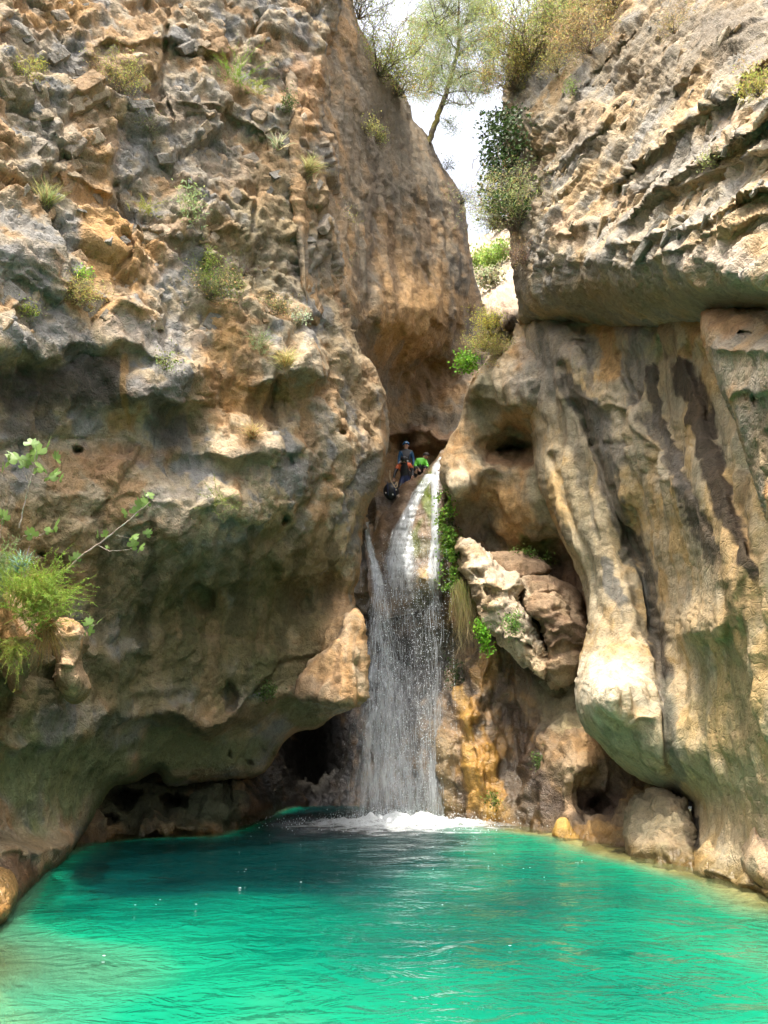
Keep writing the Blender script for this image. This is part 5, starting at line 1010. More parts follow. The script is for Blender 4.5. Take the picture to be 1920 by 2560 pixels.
lich = sstep(0.1, 0.5, fbm(V, 2.0, 3, off=55) + 0.25)[:, None]
pine.add(V, q, np.array([0.20, 0.16, 0.12]) * (1 - lich) + np.array([0.42, 0.36, 0.09]) * lich, True)
BR = [([(1120, 212), (1150, 190), (1185, 178), (1212, 182), (1226, 196)], .05, -.6), ([(1118, 205), (1106, 180), (1098, 150), (1070, 142), (1046, 128), (1026, 126)], .045, .3), ([(1098, 268), (1120, 258), (1150, 262), (1186, 258)], .03, -.8),
      ([(1112, 238), (1140, 226), (1180, 228), (1214, 236), (1224, 228)], .03, .5), ([(1108, 240), (1080, 228), (1054, 226), (1026, 232)], .03, -.3), ([(1140, 150), (1160, 120), (1190, 100), (1220, 92)], .035, .8), ([(1144, 125), (1120, 90), (1100, 60), (1070, 52)], .035, -.8),
      ([(1146, 80), (1170, 40), (1200, 20)], .03, .2), ([(1146, 60), (1120, 20), (1096, -10)], .03, .6), ([(1098, 140), (1110, 100), (1104, 60)], .03, .5), ([(1200, 120), (1230, 145), (1262, 150), (1280, 154)], .025, .2), ([(1094, 290), (1116, 300), (1140, 320)], .014, 0), ([(1150, 0), (1190, -40), (1230, -50)], .03, -.4), ([(1150, -40), (1110, -80), (1080, -90)], .03, .4)]
tips = []
for pts, r, dy in BR:
    m = len(pts); Pb = np.array([pin(a, b, dy * 1.6 * k / (m - 1)) for k, (a, b) in enumerate(pts)]); Pd, rd_ = dens_path(Pb, np.linspace(r, r * 0.3, m), 16); Pd[1:] += 0.025 * RNG.normal(size=(15, 3))
    V, q = tubes(Pd[None], rd_[None], 6); pine.add(V, q, tint((0.15, 0.12, 0.10), len(V), 1, 0.1), True)
    for k in range(5, 16): tips.append(Pd[k])
crown = [(1020, 60), (1050, 20), (1080, -60), (1120, -160), (1180, -160), (1225, -60), (1252, 60), (1256, 120), (1230, 150), (1236, 200), (1200, 232), (1160, 215), (1150, 240), (1110, 226), (1060, 250), (1030, 236), (1040, 200), (1060, 180), (1030, 150), (1018, 110)]
cu = 1010 + 260 * RNG.random(1600); cv = -170 + 440 * RNG.random(1600); k = inside(cu, cv, crown); cu, cv = cu[k], cv[k]
cl = np.array([pin(a, b, d) for a, b, d in zip(cu, cv, RNG.normal(0, 1.1, len(cu)))]); cl = cl[perlin(cl, 0.9, 4.4) > -0.20][:520]
cl = np.concatenate([cl, np.array(tips)[::2] + 0.08 * RNG.normal(size=(len(tips[::2]), 3))])
hubs = np.array(tips + [p for p in tpp[18:]])
for c0 in cl:
    h0 = hubs[np.argmin(((hubs - c0) ** 2).sum(1))]
    Pd, rd_ = dens_path(np.array([h0, (h0 + c0) / 2 + np.array([0, 0, -0.05]), c0]), np.array([.012, .009, .005]), 6); V, q = tubes(Pd[None], rd_[None], 3); pine.add(V, q, tint((0.16, 0.13, 0.11), len(V), 1, 0.1), True)
n = len(cl) * 60; kk = np.repeat(np.arange(len(cl)), 60)
tw = unit(rand_dirs(len(cl)) + np.array([0, 0, 0.5]))[kk]
b0 = cl[kk] + RNG.normal(size=(n, 3)) * 0.13 * np.array([1.2, 1.2, 0.8])
V, q, _ = blades(b0, unit(tw + rand_dirs(n) * 0.9), 0.16 + 0.14 * RNG.random(n), np.full(n, 0.018), 0.3, 1, 0.0); pine.add(V, q, tint((0.30, 0.345, 0.17), n, 4, 0.22))
cones = cl[RNG.integers(0, len(cl), 26)] + RNG.normal(size=(26, 3)) * 0.2; V, q = drops(cones, np.full(26, 0.045)); pine.add(V, q, tint((0.10, 0.07, 0.05), len(V), 1, 0.1), True)
pine.done(fol='crown', stem='trunk')

# the rim and flank of the right cliff
GR_ = 'plants on the flank of the right cliff'
put(R_, 1330, 170, 220, 230, 'bush', (0.30, 0.335, 0.12), 'bush', 'big yellow-green bush hanging over the rim of the right cliff', n=7000, leaf=0.085, aspect=0.3, stems=46, dry=0.15, group=GR_)
put(R_, 1290, 230, 150, 160, 'bush', (0.32, 0.31, 0.10), 'bush', 'yellowish bush at the corner of the right cliff above the dark ivy', n=4200, leaf=0.08, aspect=0.3, stems=30, dry=0.3, group=GR_)
put(R_, 1440, 80, 230, 190, 'bush', (0.28, 0.32, 0.12), 'bush', 'green scrub along the top of the right cliff', n=5600, leaf=0.085, aspect=0.3, stems=36, dry=0.25, group=GR_)
put(R_, 1480, 140, 190, 150, 'bush', (0.33, 0.30, 0.15), 'bush', 'dry brown scrub under the green scrub on the right cliff', n=3600, leaf=0.08, aspect=0.3, stems=40, dry=0.45, bark=(0.33, 0.26, 0.20), group=GR_)
put(R_, 1540, 20, 120, 90, 'bush', (0.30, 0.27, 0.13), 'bush', 'half-dry scrub at the top edge right of the green scrub', n=2600, leaf=0.08, aspect=0.3, stems=30, dry=0.3, group=GR_)
put(R_, 1400, 190, 90, 70, 'bush', (0.30, 0.29, 0.11), 'bush', 'small yellow-green bush on the face of the right cliff', n=800, leaf=0.06, aspect=0.3, stems=20, dry=0.3, group=GR_)
put(R_, 1436, 240, 40, 50, 'bush', (0.20, 0.26, 0.08), 'bush', 'tiny green bush on the face of the right cliff', n=300, leaf=0.05, group=GR_)
put(R_, 1905, 260, 70, 90, 'bush', (0.30, 0.31, 0.09), 'bush', 'yellow-green bush at the right picture edge under a ledge', n=900, leaf=0.05, aspect=0.3, stems=20, dry=0.2, group=GR_)
put(R_, 1800, 405, 50, 40, 'bush', (0.28, 0.30, 0.14), 'bush', 'faint green bush on the sunlit beds of the right cliff', n=220, leaf=0.05, stems=12, group=GR_)
put(R_, 1690, 90, 90, 70, 'bush', (0.28, 0.24, 0.12), 'bush', 'wiry brown bush high on the right cliff', n=500, leaf=0.06, aspect=0.3, stems=26, dry=0.5, group=GR_)
put(R_, 1300, 580, 150, 190, 'bush', (0.31, 0.34, 0.16), 'bush', 'pale green wispy bush below the dark ivy', n=4600, leaf=0.075, aspect=0.22, stems=44, dry=0.1, group=GR_)
put(R_, 1316, 660, 90, 100, 'bush', (0.30, 0.22, 0.15), 'bush', 'bare brown twigs under the pale green wispy bush', n=500, leaf=0.05, aspect=0.3, stems=50, dry=0.8, bark=(0.32, 0.23, 0.17), group=GR_)
# the dark ivy
ivy = Plant('ivy', 'dark glossy ivy hanging down the corner of the right cliff', 'ivy', spot(R_, 1290, 300)[0])
n = 2600; iu = 1278 + 34 * RNG.normal(size=n) ; iv = 285 + 250 * RNG.random(n); iu = iu - 14 * (iv > 400)
cen = np.array([on(R_, a, b)[0] + on(R_, a, b)[1] * (0.05 + 0.55 * c * c) for a, b, c in zip(np.clip(iu, 1232, 1340), iv, RNG.random(n))])
cen += np.stack([-(RNG.random(n) ** 2) * 0.45, -0.15 * RNG.random(n), 0 * iu], -1)
V, q = leaves(cen, unit(rand_dirs(n) + np.array([-0.3, -0.7, 0.5])), 0.09 + 0.07 * RNG.random(n), 0.75); ivy.add(V, q, tint((0.055, 0.095, 0.03), n, 4, 0.35))
m = 26; b0 = cen[RNG.integers(0, n, m)]; V, q = tubes(branch_paths(b0, unit(rand_dirs(m) * 0.4 + np.array([-0.1, 0, -1])), 0.5 + 0.8 * RNG.random(m), 8, 0.1, 0.3), np.full((m, 9), 0.012)); ivy.add(V, q, tint(BARK, len(V), 1, 0.1), True)
ivy.done(M_GLOSSY)
P = unproject(1235, 520, 18.6); bush('ivy_spray', 'spray of dark leaves reaching left from the ivy into the sky', 'ivy', unproject(1262, 500, 18.4), (-1, 0, -0.25), 0.62, 0.35, (0.06, 0.10, 0.035), n=330, leaf=0.13, aspect=0.7, stems=10, mat=M_GLOSSY)
bush('bare_twigs', 'leafless grey twigs fanning into the sky beside the ivy', 'twigs', unproject(1258, 470, 18.6), (-1, 0, 0.45), 0.6, 0.45, DRYT, n=0, stems=9, bark=(0.42, 0.38, 0.36))
bush('bare_twigs', 'dark leafless branch reaching left from the rim of the right cliff', 'twigs', unproject(1300, 120, 20.4), (-1, 0, 0.5), 0.9, 0.7, DRYT, n=120, leaf=0.06, stems=7, bark=(0.17, 0.11, 0.10))

# the saddle between the right cliff and the arched rock
GS = 'plants on the saddle above the arched rock'
for (u, v, w, h, c, lab, n, dr) in [(1225, 800, 80, 90, (0.40, 0.38, 0.09), 'golden-green bush on the saddle, the topmost of the clump', 1500, 0.1), (1210, 850, 90, 80, (0.36, 0.35, 0.11), 'olive bush on the saddle below the golden-green one', 1500, 0.2), (1262, 862, 90, 80, (0.30, 0.29, 0.11), 'darker bush on the saddle against the grey wall', 1400, 0.25), (1255, 905, 80, 60, (0.38, 0.26, 0.15), 'reddish dry bush at the foot of the saddle clump', 700, 0.8)]:
    P = unproject(u, v + 30, 20.6); bush('bush', lab, 'shrub', P, (-0.2, -0.2, 1), w / ppm(P) * 0.5, h / ppm(P) * 0.8, c, n=n, leaf=0.06, aspect=0.35, stems=24, dry=dr, group=GS)
P = unproject(1172, 920, 21.0); bush('bush', 'fresh bright green leafy bush at the left end of the saddle', 'shrub', P, (-0.3, -0.3, 1), 0.36, 0.42, (0.15, 0.30, 0.04), n=520, leaf=0.09, aspect=0.7, stems=12, group=GS)

# far hillside
for (u, v, c, lab) in [(1196, 680, (0.20, 0.28, 0.07), 'bright green round shrub on the far hillside, the leftmost'), (1226, 672, (0.22, 0.30, 0.08), 'bright green round shrub on the far hillside, the middle one'), (1252, 660, (0.20, 0.29, 0.07), 'bright green round shrub on the far hillside nearest the right cliff'), (1240, 585, (0.12, 0.14, 0.09), 'dark little tree on the far skyline'), (1216, 730, (0.25, 0.25, 0.16), 'greyish shrub low on the far hillside')]:
    p, n_ = spot('hill', u, v); s = ppm(p); bush('hill_shrub', lab, 'shrub', p + np.array([0, -0.8, 0]), (0, -0.3, 1), 26 / s, 40 / s, c, n=700, leaf=0.22, aspect=0.7, stems=16, group='shrubs on the far hillside')

# feathery mound on the near left tufa
plume('feathery_mound', 'big bright green feathery mound growing on the near left tufa', 'shrub', unproject(78, 1515, 8.95), (0.40, -0.35, 0.75), 0.80, (0.23, 0.33, 0.06), stems=240, spread=0.8, droop=0.3, needle=0.06, per=70, low=(0.36, 0.30, 0.10))
plume('feathery_mound', 'paler grey-green feathery mound behind the bright one at the left edge', 'shrub', unproject(-10, 1480, 9.1), (0.1, -0.2, 1), 0.75, (0.22, 0.30, 0.14), stems=110, spread=0.6, droop=0.2, needle=0.10, per=46)
tuft('rosette_plant', 'blue-green spiky leaves poking out of the feathery mound', 'plant', unproject(52, 1420, 8.9), (0, -0.4, 1), 0.30, (0.22, 0.34, 0.30), n=60, width=0.016, spread=0.8, droop=0.2)
plume('feathery_shrub', 'small green trailing plume under the near left tufa', 'shrub', unproject(40, 1615, 9.0), (0.1, -0.6, -0.1), 0.36, (0.30, 0.34, 0.08), stems=50, spread=0.9, droop=0.5, needle=0.06, low=(0.36, 0.28, 0.12))
tuft('dry_thatch', 'brown dead stems hanging below the feathery mound', 'thatch', unproject(118, 1560, 9.3), (0.3, -0.4, -0.5), 0.40, (0.34, 0.23, 0.10), n=300, width=0.010, spread=0.9, droop=0.5)

# fig: shoots with lobed leaves, each leaf its own part
def fig_leaf_mesh():
    ang = [-90, -60, -40, -20, 5, 22, 40, 62, 78, 90, 102, 118, 140, 158, 175, 200, 220, 240]; rad = [.10, .34, .55, .60, .62, .36, .62, .80, .60, .98, .60, .80, .62, .36, .62, .60, .55, .34]
    V = [(0, 0, 0.06)] + [(r * math.cos(math.radians(a)), r * math.sin(math.radians(a)) + 0.10, -0.22 * r * r) for a, r in zip(ang, rad)]
    m = len(ang); F_ = [(0, 1 + i, 1 + (i + 1) % m) for i in range(m)]
    me = bpy.data.meshes.new('leaf'); me.from_pydata(V, [], F_); a = me.color_attributes.new('Col', 'FLOAT_COLOR', 'POINT')
    for d in a.data: d.color = (0.17, 0.27, 0.08, 1)
    me.materials.append(M_FIG); return me
M_FIG = leaf_material('fig_leaves', 0.45, 0.4)
FIG = fig_leaf_mesh()
def fig(label, Yd, shoots, lv, bark=(0.40, 0.34, 0.28)):
    b = unproject(*shoots[0][0][0], Yd); pl = Plant('fig_shoot', label, 'fig', b)
    for pts, r in shoots:
        Pb = np.array([unproject(a, b2, Yd - 0.05 * k) for k, (a, b2) in enumerate(pts)]); Pd, rr_ = dens_path(Pb, np.linspace(r, r * 0.45, len(pts)), 24); Pd[1:-1] += 0.006 * RNG.normal(size=(22, 3))
        V, q = tubes(Pd[None], rr_[None], 6); mesh_obj('stem', V - b, q, M_BARK, pl.o, True, tint(bark, len(V), 1, 0.1))
    o = pl.o
    for (u, v, s, rz) in lv:
        lo = bpy.data.objects.new('leaf', FIG); COL.objects.link(lo); lo.parent = o
        p = unproject(u, v, Yd - 0.12 + 0.1 * random.random()); lo.location = Vector(p - b); k = s / ppm(p) * 0.8
        lo.scale = (k, k, k); lo.rotation_euler = (math.radians(random.uniform(55, 115)), math.radians(random.uniform(-40, 40)), math.radians(rz))
    return o
fig('leafy fig shoot rising at the left picture edge', 9.6, [([(48, 1320), (58, 1270), (74, 1210), (84, 1165), (92, 1125)], .010), ([(74, 1208), (56, 1175), (45, 1150)], .006), ([(80, 1185), (104, 1195), (124, 1192)], .005)],
    [(78, 1112, 40, 20), (118, 1116, 40, -60), (96, 1136, 52, -10), (44, 1150, 46, 60), (22, 1160, 40, 100), (8, 1172, 34, 120), (66, 1150, 34, 30), (140, 1148, 34, -110), (108, 1176, 40, 80), (126, 1196, 46, -20), (150, 1200, 26, -80), (134, 1180, 24, -60), (60, 1166, 28, 40), (92, 1180, 22, 0)])
fig('lower fig shoot with three loose leaves above the feathery mound', 9.4, [([(0, 1345), (6, 1300), (10, 1290)], .006), ([(30, 1360), (70, 1335), (80, 1335)], .004), ([(90, 1345), (120, 1325), (135, 1322)], .004)], [(12, 1300, 40, -30), (0, 1288, 28, 60), (82, 1340, 34, 200), (136, 1324, 44, -80), (124, 1330, 22, 40)])
fig('long pale fig branch reaching up to the right across the left cliff', 10.6, [([(165, 1425), (200, 1392), (245, 1363), (285, 1332), (322, 1302), (350, 1275), (376, 1255)], .014), ([(246, 1364), (275, 1378), (305, 1376), (330, 1372)], .007), ([(290, 1338), (325, 1345)], .004)],
    [(190, 1398, 28, 30), (178, 1404, 24, 120), (245, 1342, 26, 100), (262, 1340, 24, 60), (316, 1286, 28, 120), (334, 1282, 26, 20), (352, 1268, 34, 160), (368, 1262, 34, 60), (372, 1240, 26, 10), (364, 1236, 22, 100), (333, 1346, 30, -20), (330, 1366, 30, 40), (350, 1374, 30, -40), (366, 1336, 24, 20), (270, 1370, 14, 60)])
fig('little fig sprig low beside the hanging tufa', 9.9, [([(200, 1600), (220, 1568), (245, 1560)], .005)], [(222, 1562, 30, 40), (244, 1556, 22, -60), (228, 1582, 24, -120), (214, 1588, 20, 100)])

# greenery beside the falling water
GW = 'plants beside the waterfall'
def cling(label, name, cat, n, pts, wid, Yd, leaf, col, aspect=0.7, depth_=0.3):
    """leaves clinging along a line of the wet rock"""
    b = unproject(*pts[0], Yd); pl = Plant(name, label, cat, b, GW)
    x = RNG.random(n) * (len(pts) - 1); i = np.minimum(x.astype(int), len(pts) - 2); f = x - i; P_ = np.array(pts, float)
    uv = P_[i] * (1 - f)[:, None] + P_[i + 1] * f[:, None] + RNG.normal(size=(n, 2)) * np.array(wid)
    cen = unproject(uv[:, 0], uv[:, 1], Yd - depth_ * RNG.random(n))
    k = perlin(cen, 2.2, 7.7) > -0.2; cen = cen[k]; m = len(cen)
    V, q = leaves(cen, unit(rand_dirs(m) + np.array([-0.2, -0.6, 0.7])), leaf * (0.6 + 0.8 * RNG.random(m)), aspect); pl.add(V, q, tint(col, m, 4, 0.3))
    nb = max(5, n // 70); b0 = unproject(uv[:nb, 0], uv[:nb, 1], Yd); V, q = tubes(branch_paths(b0, unit(rand_dirs(nb) * 0.5 + np.array([0, -0.4, -0.6])), 0.15 + 0.3 * RNG.random(nb), 5, 0.2, 0.3), np.full((nb, 6), 0.006)); pl.add(V, q, tint((0.14, 0.12, 0.06), len(V), 1, 0.1), True)
    return pl.done()
cling('strip of fresh green leaves hanging along the right side of the waterfall', 'creeper', 'creeper', 2600, [(1108, 1240), (1112, 1290), (1122, 1350), (1126, 1400), (1122, 1470)], (12, 10), 21.7, 0.085, (0.17, 0.30, 0.05))
cling('dark leafy patch behind the strip of fresh green leaves', 'creeper', 'creeper', 700, [(1118, 1280), (1130, 1330), (1136, 1400)], (9, 14), 22.0, 0.08, (0.05, 0.09, 0.025))
cling('bright green fern clump below the leaning pale boulder', 'fern_clump', 'fern', 560, [(1196, 1560), (1212, 1590), (1222, 1625)], (9, 10), 20.3, 0.075, (0.16, 0.36, 0.03))
cling('green bushy tuft growing on the leaning pale boulder', 'fern_clump', 'fern', 620, [(1276, 1530), (1284, 1560), (1280, 1575)], (14, 12), 19.3, 0.06, (0.17, 0.30, 0.08), 0.5)
cling('olive fern clump on the ochre flowstone near the water', 'fern_clump', 'fern', 240, [(1222, 1985), (1236, 2000), (1232, 2010)], (9, 8), 19.9, 0.06, (0.14, 0.17, 0.04))
cling('small dark fern on the wet brown wall right of the ochre flowstone', 'fern_clump', 'fern', 240, [(1336, 1890), (1352, 1905), (1356, 1925)], (8, 8), 19.8, 0.06, (0.12, 0.18, 0.06))
cling('dark moss tuft beneath the hanging dry grass', 'moss_tuft', 'moss', 420, [(1140, 1640), (1150, 1680), (1130, 1700)], (14, 14), 22.0, 0.06, (0.045, 0.07, 0.025))
cling('moss on the back wall under the slab', 'moss_tuft', 'moss', 420, [(1290, 1375), (1330, 1378), (1370, 1400)], (14, 7), 21.2, 0.06, (0.09, 0.15, 0.025))
hang = Plant('hanging_grass', 'curtain of dry green grass hanging beside the waterfall', 'grass', unproject(1150, 1450, 21.4), GW)
n = 340; bu = np.clip(RNG.normal(1155, 15, n), 1125, 1190); bv = 1440 + 60 * RNG.random(n) + 0.7 * np.abs(bu - 1150)
b0 = unproject(bu, bv, 21.35 - 0.3 * RNG.random(n)); ln = (0.35 + 1.7 * RNG.random(n) ** 1.3 * np.exp(-((bu - 1160) / 24) ** 2) + 0.3 * RNG.random(n))
V, q, _ = blades(b0, unit(np.array([0, -0.12, -1.0])[None] + 0.16 * rand_dirs(n)), ln, np.full(n, 0.013), 0.0, 6, 0.12)
tcol = tint((0.26, 0.27, 0.10), n, 14, 0.2); drop_ = np.tile(np.repeat(np.linspace(0, 1, 7), 2), n)[:, None]; hang.add(V, q, tcol * (1 - drop_) + np.array([0.34, 0.25, 0.15]) * drop_); hang.done(fol='blades')
# ------------------------------------------------------------------ the canyoneers above the fall
def plain(name, col, rough=0.6, spec=0.4):
    N = Nodes(name); geo = N.n('ShaderNodeNewGeometry').outputs['Position']
    N.l(N.mix(N.ramp(N.noise(geo, 30.0, 3), [(0.35, 0.0), (0.65, 1.0)]), tuple(0.75 * c for c in col), col), N.b.inputs['Base Color'])
    N.b.inputs['Roughness'].default_value = rough; N.b.inputs['Specular IOR Level'].default_value = spec
    return N.m
M_SUIT = plain('black_neoprene', (0.018, 0.018, 0.020), 0.5); M_BLUE = plain('blue_neoprene', (0.02, 0.10, 0.22), 0.5); M_SKIN = plain('skin', (0.48, 0.28, 0.20), 0.5)
M_HELM = plain('blue_helmet', (0.03, 0.20, 0.50), 0.3, 0.5); M_ORANGE = plain('orange_neoprene', (0.60, 0.12, 0.04), 0.5); M_LIME = plain('lime_fabric', (0.16, 0.62, 0.05), 0.5); M_HAIR = plain('dark_hair', (0.03, 0.022, 0.018), 0.6)
M_NAVY = plain('navy_shorts', (0.025, 0.035, 0.10), 0.6); M_WEB = plain('pale_webbing', (0.55, 0.42, 0.28), 0.7); M_WHITE = plain('white_webbing', (0.7, 0.7, 0.68), 0.6)

def skinned(name, verts, edges, radii, mats, pick, parent, root=0):
    me = bpy.data.meshes.new(name); me.from_pydata([tuple(v) for v in verts], edges, [])
    o = bpy.data.objects.new(name, me); COL.objects.link(o)
    o.modifiers.new('skin', 'SKIN'); sv = me.skin_vertices[0].data
    for k, r in enumerate(radii): sv[k].radius = (r, r) if not isinstance(r, tuple) else r; sv[k].use_root = (k == root)
    s = o.modifiers.new('sub', 'SUBSURF'); s.levels = 2; s.render_levels = 2
    dg = bpy.context.evaluated_depsgraph_get(); m2 = bpy.data.meshes.new_from_object(o.evaluated_get(dg)); m2.name = name
    o.modifiers.clear(); o.data = m2; m2.materials.clear()
    for m in mats: m2.materials.append(m)
    V = np.array(verts)
    for p in m2.polygons:
        p.use_smooth = True; p.material_index = pick(int(np.argmin(((V - np.array(p.center)) ** 2).sum(1))), p.center)
    o.parent = parent
    return o

def ball(name, cen, rad, mat, parent, cut=None, seg=16, rings=10):
    V = []; 
    for i in range(rings + 1):
        a = math.pi * i / rings
        for j in range(seg):
            b = 2 * math.pi * j / seg
            V.append((cen[0] + rad[0] * math.sin(a) * math.cos(b), cen[1] + rad[1] * math.sin(a) * math.sin(b), cen[2] + rad[2] * math.cos(a)))
    F_ = []
    top = int(rings * (cut or 1.0))
    for i in range(top):
        for j in range(seg): F_.append((i * seg + j, (i + 1) * seg + j, (i + 1) * seg + (j + 1) % seg, i * seg + (j + 1) % seg))
    return mesh_obj(name, np.array(V), np.array(F_), mat, parent)

# joints: 0 pelvis 1 waist 2 chest 3 neck 4 head-base 5 head 6 crown | 7-10 left arm shoulder elbow wrist hand | 11-14 right arm | 15-18 left leg hip knee ankle toe | 19-22 right leg
EDGES = [(0, 1), (1, 2), (2, 3), (3, 4), (4, 5), (5, 6), (2, 7), (7, 8), (8, 9), (9, 10), (2, 11), (11, 12), (12, 13), (13, 14), (0, 15), (15, 16), (16, 17), (17, 18), (0, 19), (19, 20), (20, 21), (21, 22)]
RAD = [.15, .135, .155, .062, .066, .095, .07, .075, .055, .042, .04, .075, .055, .042, .04, .105, .075, .052, .045, .105, .075, .052, .045]
def fingers(parent, hand, wrist, name='fingers'):
    """five short fingers on a hand"""
    d = unit(np.array(hand) - np.array(wrist)); s = unit(np.cross(d, np.array([0, 0, 1.0]) + 1e-3)); P = []; R = []
    for k in range(5):
        o = (k - 1.5) * 0.019 if k < 4 else -0.05
        dd = unit(d + s * (0.05 * (k - 1.5) if k < 4 else -0.7)); L = (0.07, 0.08, 0.075, 0.058, 0.055)[k]
        b = np.array(hand) + s * o + (d * 0.01 if k < 4 else -d * 0.02)
        P.append([b, b + dd * L * 0.5, b + dd * L - np.array([0, 0, 0.02])]); R.append([.010, .009, .006])
    V, q = tubes(np.array(P), np.array(R), 6); mesh_obj(name, V, q, M_SKIN, parent)

def person(label, foot, joints, mats, pick, rot=0.0):
    o = tag(empty('person', tuple(foot)), label, 'person'); o.rotation_euler = (0, 0, rot)
    skinned('body', joints, EDGES, RAD, mats, pick, o)
    fingers(o, joints[10], joints[9]); fingers(o, joints[14], joints[13])
    return o
def face(o, h, fwd):
    """eyes, nose and mouth on a head at h that looks along fwd"""
    f = unit(np.array(fwd, float)); r = unit(np.cross(f, np.array([0, 0, 1.0]))); up = np.cross(r, f); h = np.array(h)
    for s in (-1, 1):
        ball('eye', h + f * 0.088 + r * s * 0.033 + up * 0.01, (0.012, 0.012, 0.010), M_HAIR, o, seg=8, rings=6)
        ball('ear', h + r * s * 0.095, (0.016, 0.02, 0.032), M_SKIN, o, seg=8, rings=6)
    ball('nose', h + f * 0.100 - up * 0.015, (0.014, 0.02, 0.022), M_SKIN, o, seg=8, rings=6)
    ball('mouth', h + f * 0.088 - up * 0.055, (0.024, 0.01, 0.007), M_ORANGE, o, seg=8, rings=6)

# standing: head at photo pixel (1015, 1112)
base = unproject(1015, 1116, 25.0); ft = base - np.array([0, 0, 1.62])
J = [(0, 0, .95), (0, 0, 1.12), (0, 0, 1.34), (0, 0, 1.50), (0, -.01, 1.55), (0, -.02, 1.63), (0, -.02, 1.71), (-.19, 0, 1.42), (-.25, .02, 1.15), (-.25, -.06, .92), (-.245, -.09, .84), (.19, 0, 1.42), (.25, .02, 1.15), (.25, -.06, .92), (.245, -.09, .84),
     (-.10, 0, .88), (-.12, -.03, .48), (-.12, .03, .09), (-.13, -.13, .04), (.10, 0, .88), (.12, -.03, .48), (.12, .03, .09), (.13, -.13, .04)]
pr = person('person in blue helmet and black wetsuit with blue sleeves standing above the waterfall', ft, J, [M_SUIT, M_BLUE, M_SKIN],
    lambda k, c: 2 if (k in (4, 5, 6, 10, 14) or (k == 3 and c[2] > 1.51)) else (1 if k in (8, 9, 12, 13) or (k in (7, 11) and c[2] < 1.40) else 0))
hm = ball('helmet', (0, -.02, 1.685), (.125, .145, .115), M_HELM, pr, 0.55); ball('headlamp', (0, -.16, 1.70), (.03, .02, .02), M_WHITE, hm, seg=10, rings=6)
face(pr, (0, -.02, 1.63), (0, -1, -0.1))
V, q = tubes(np.array([[(-.03, -.155, 1.08), (0.0, -.165, 1.10), (.02, -.16, 1.14), (.04, -.155, 1.16)]]), np.full((1, 4), .010), 6); mesh_obj('carabiner', V, q, M_WHITE, pr)
# bending forward over the lip, back towards the viewer: shoulders at (1005, 1165)
b2 = unproject(1012, 1196, 24.35)
J = [(.02, .02, .0), (.0, -.03, .17), (-.02, -.10, .38), (-.03, -.20, .49), (-.03, -.24, .52), (-.03, -.32, .53), (-.03, -.39, .53), (-.22, -.10, .42), (-.33, -.12, .16), (-.37, -.24, -.06), (-.375, -.28, -.13), (.17, -.08, .46), (.27, -.06, .22), (.26, -.20, .02), (.25, -.25, -.04),
     (-.10, .02, -.07), (-.17, -.16, -.42), (-.16, .10, -.78), (-.17, -.05, -.84), (.11, .02, -.07), (.18, -.14, -.44), (.17, .12, -.80), (.18, -.03, -.86)]
J = [np.array(j) for j in J]
pr2 = person('person in black wetsuit with orange shoulders bending down over the lip of the waterfall', b2, J, [M_SUIT, M_ORANGE, M_SKIN, M_NAVY],
    lambda k, c: 2 if k in (4, 10, 14) else (1 if k in (7, 11) else (3 if k in (0, 15, 19) else 0)))
ball('helmet', (-.03, -.33, .56), (.12, .13, .11), M_SUIT, pr2, 0.7); face(pr2, (-.03, -.33, .52), (0, -0.8, -0.6))
V, q = tubes(np.array([[(-.20, -.17, .50), (-.10, -.20, .56), (.0, -.20, .57), (.12, -.17, .55)]]), np.full((1, 4), .018), 6); mesh_obj('collar', V, q, M_WHITE, pr2)
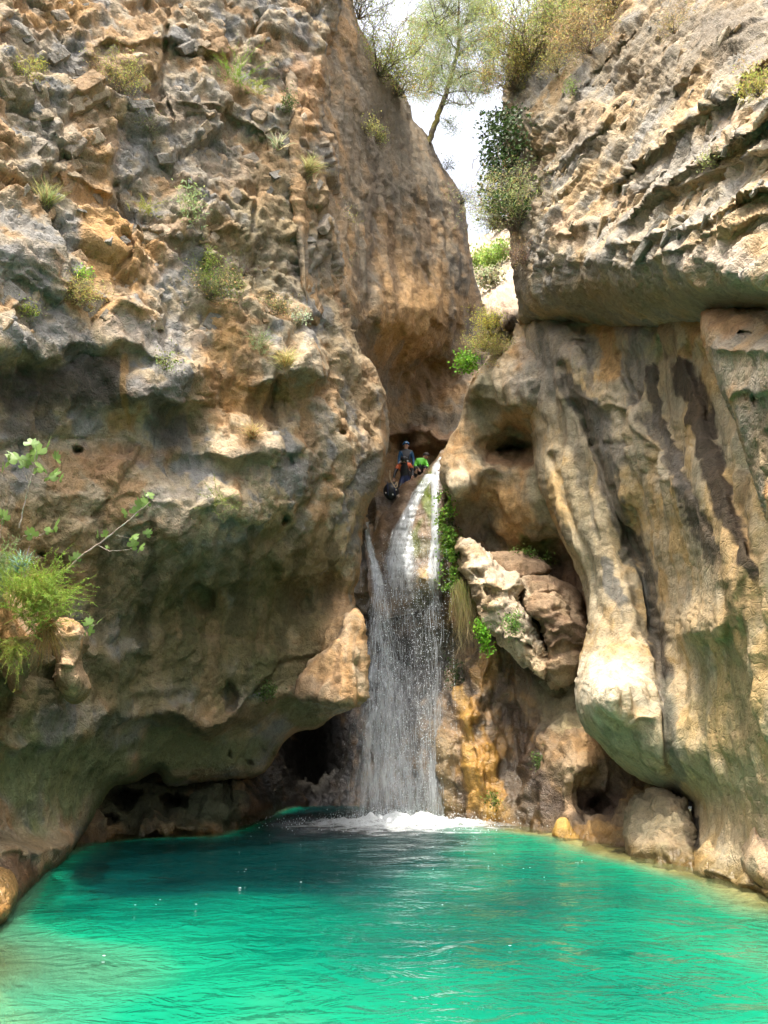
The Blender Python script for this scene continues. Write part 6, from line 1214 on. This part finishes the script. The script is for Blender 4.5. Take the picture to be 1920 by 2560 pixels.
# crouching on the right with a lime top: head at (1065, 1150)
b3 = unproject(1050, 1178, 24.5)
J = [(0, .05, .0), (.02, .02, .15), (.06, -.03, .32), (.14, -.05, .42), (.17, -.06, .45), (.21, -.07, .50), (.23, -.07, .58), (-.10, -.03, .40), (-.17, -.10, .16), (-.08, -.25, .02), (-.05, -.28, -.04), (.20, -.02, .34), (.26, -.14, .12), (.18, -.26, .0), (.15, -.29, -.05),
     (-.10, .02, -.03), (-.16, -.30, .06), (-.15, -.12, -.30), (-.16, -.26, -.34), (.11, .02, -.03), (.17, -.28, .08), (.16, -.10, -.30), (.17, -.24, -.34)]
pr3 = person('dark-haired crouching person with lime green top beside the rushing water', b3, [np.array(j) for j in J], [M_SUIT, M_LIME, M_SKIN],
    lambda k, c: 2 if k in (4, 5, 6, 10, 14) else (1 if k in (2, 3, 7, 8, 11, 12) else 0))
ball('hair', (.215, -.05, .555), (.115, .12, .11), M_HAIR, pr3, 0.62); face(pr3, (.21, -.07, .50), (0.1, -1, -0.1))
# gear bag with slings
b4 = unproject(978, 1228, 23.9)
bag = tag(empty('gear_bag', tuple(b4)), 'dark gear bag with slings on the ledge below the bending person', 'bag')
bm = ball('body', (0, 0, 0), (.26, .20, .30), M_SUIT, bag)
for k, (a, b) in enumerate([(-.12, .1), (.10, .14)]):
    V, q = tubes(np.array([[(a, -.10, .27), (a, -.20, .16), (a + .01, -.215, -.02), (a + .02, -.17, -.2)]]), np.full((1, 4), .016), 6); mesh_obj('strap', V, q, M_NAVY, bag)
for (a, c) in [(-.18, -.12), (.05, -.18), (.16, -.02)]: ball('carabiner', (a, -.20, c), (.022, .012, .03), M_WHITE, bag, seg=8, rings=6)
# rope hanging from the bending person's hand
rp = [(975, 1195), (978, 1205), (986, 1214), (992, 1204), (994, 1214), (990, 1220), (985, 1216), (981, 1208), (976, 1200), (974, 1186), (975, 1176)]
Pr = np.array([unproject(a, b, 23.55) for a, b in rp]); Pd, rr_ = dens_path(Pr, np.full(len(rp), .016), 40)
V, q = tubes((Pd - Pr[0])[None], rr_[None], 6); o = mesh_obj('rope', V, q, M_WEB); o.location = Pr[0]; tag(o, 'pale looped rope hanging beside the dark gear bag', 'rope')
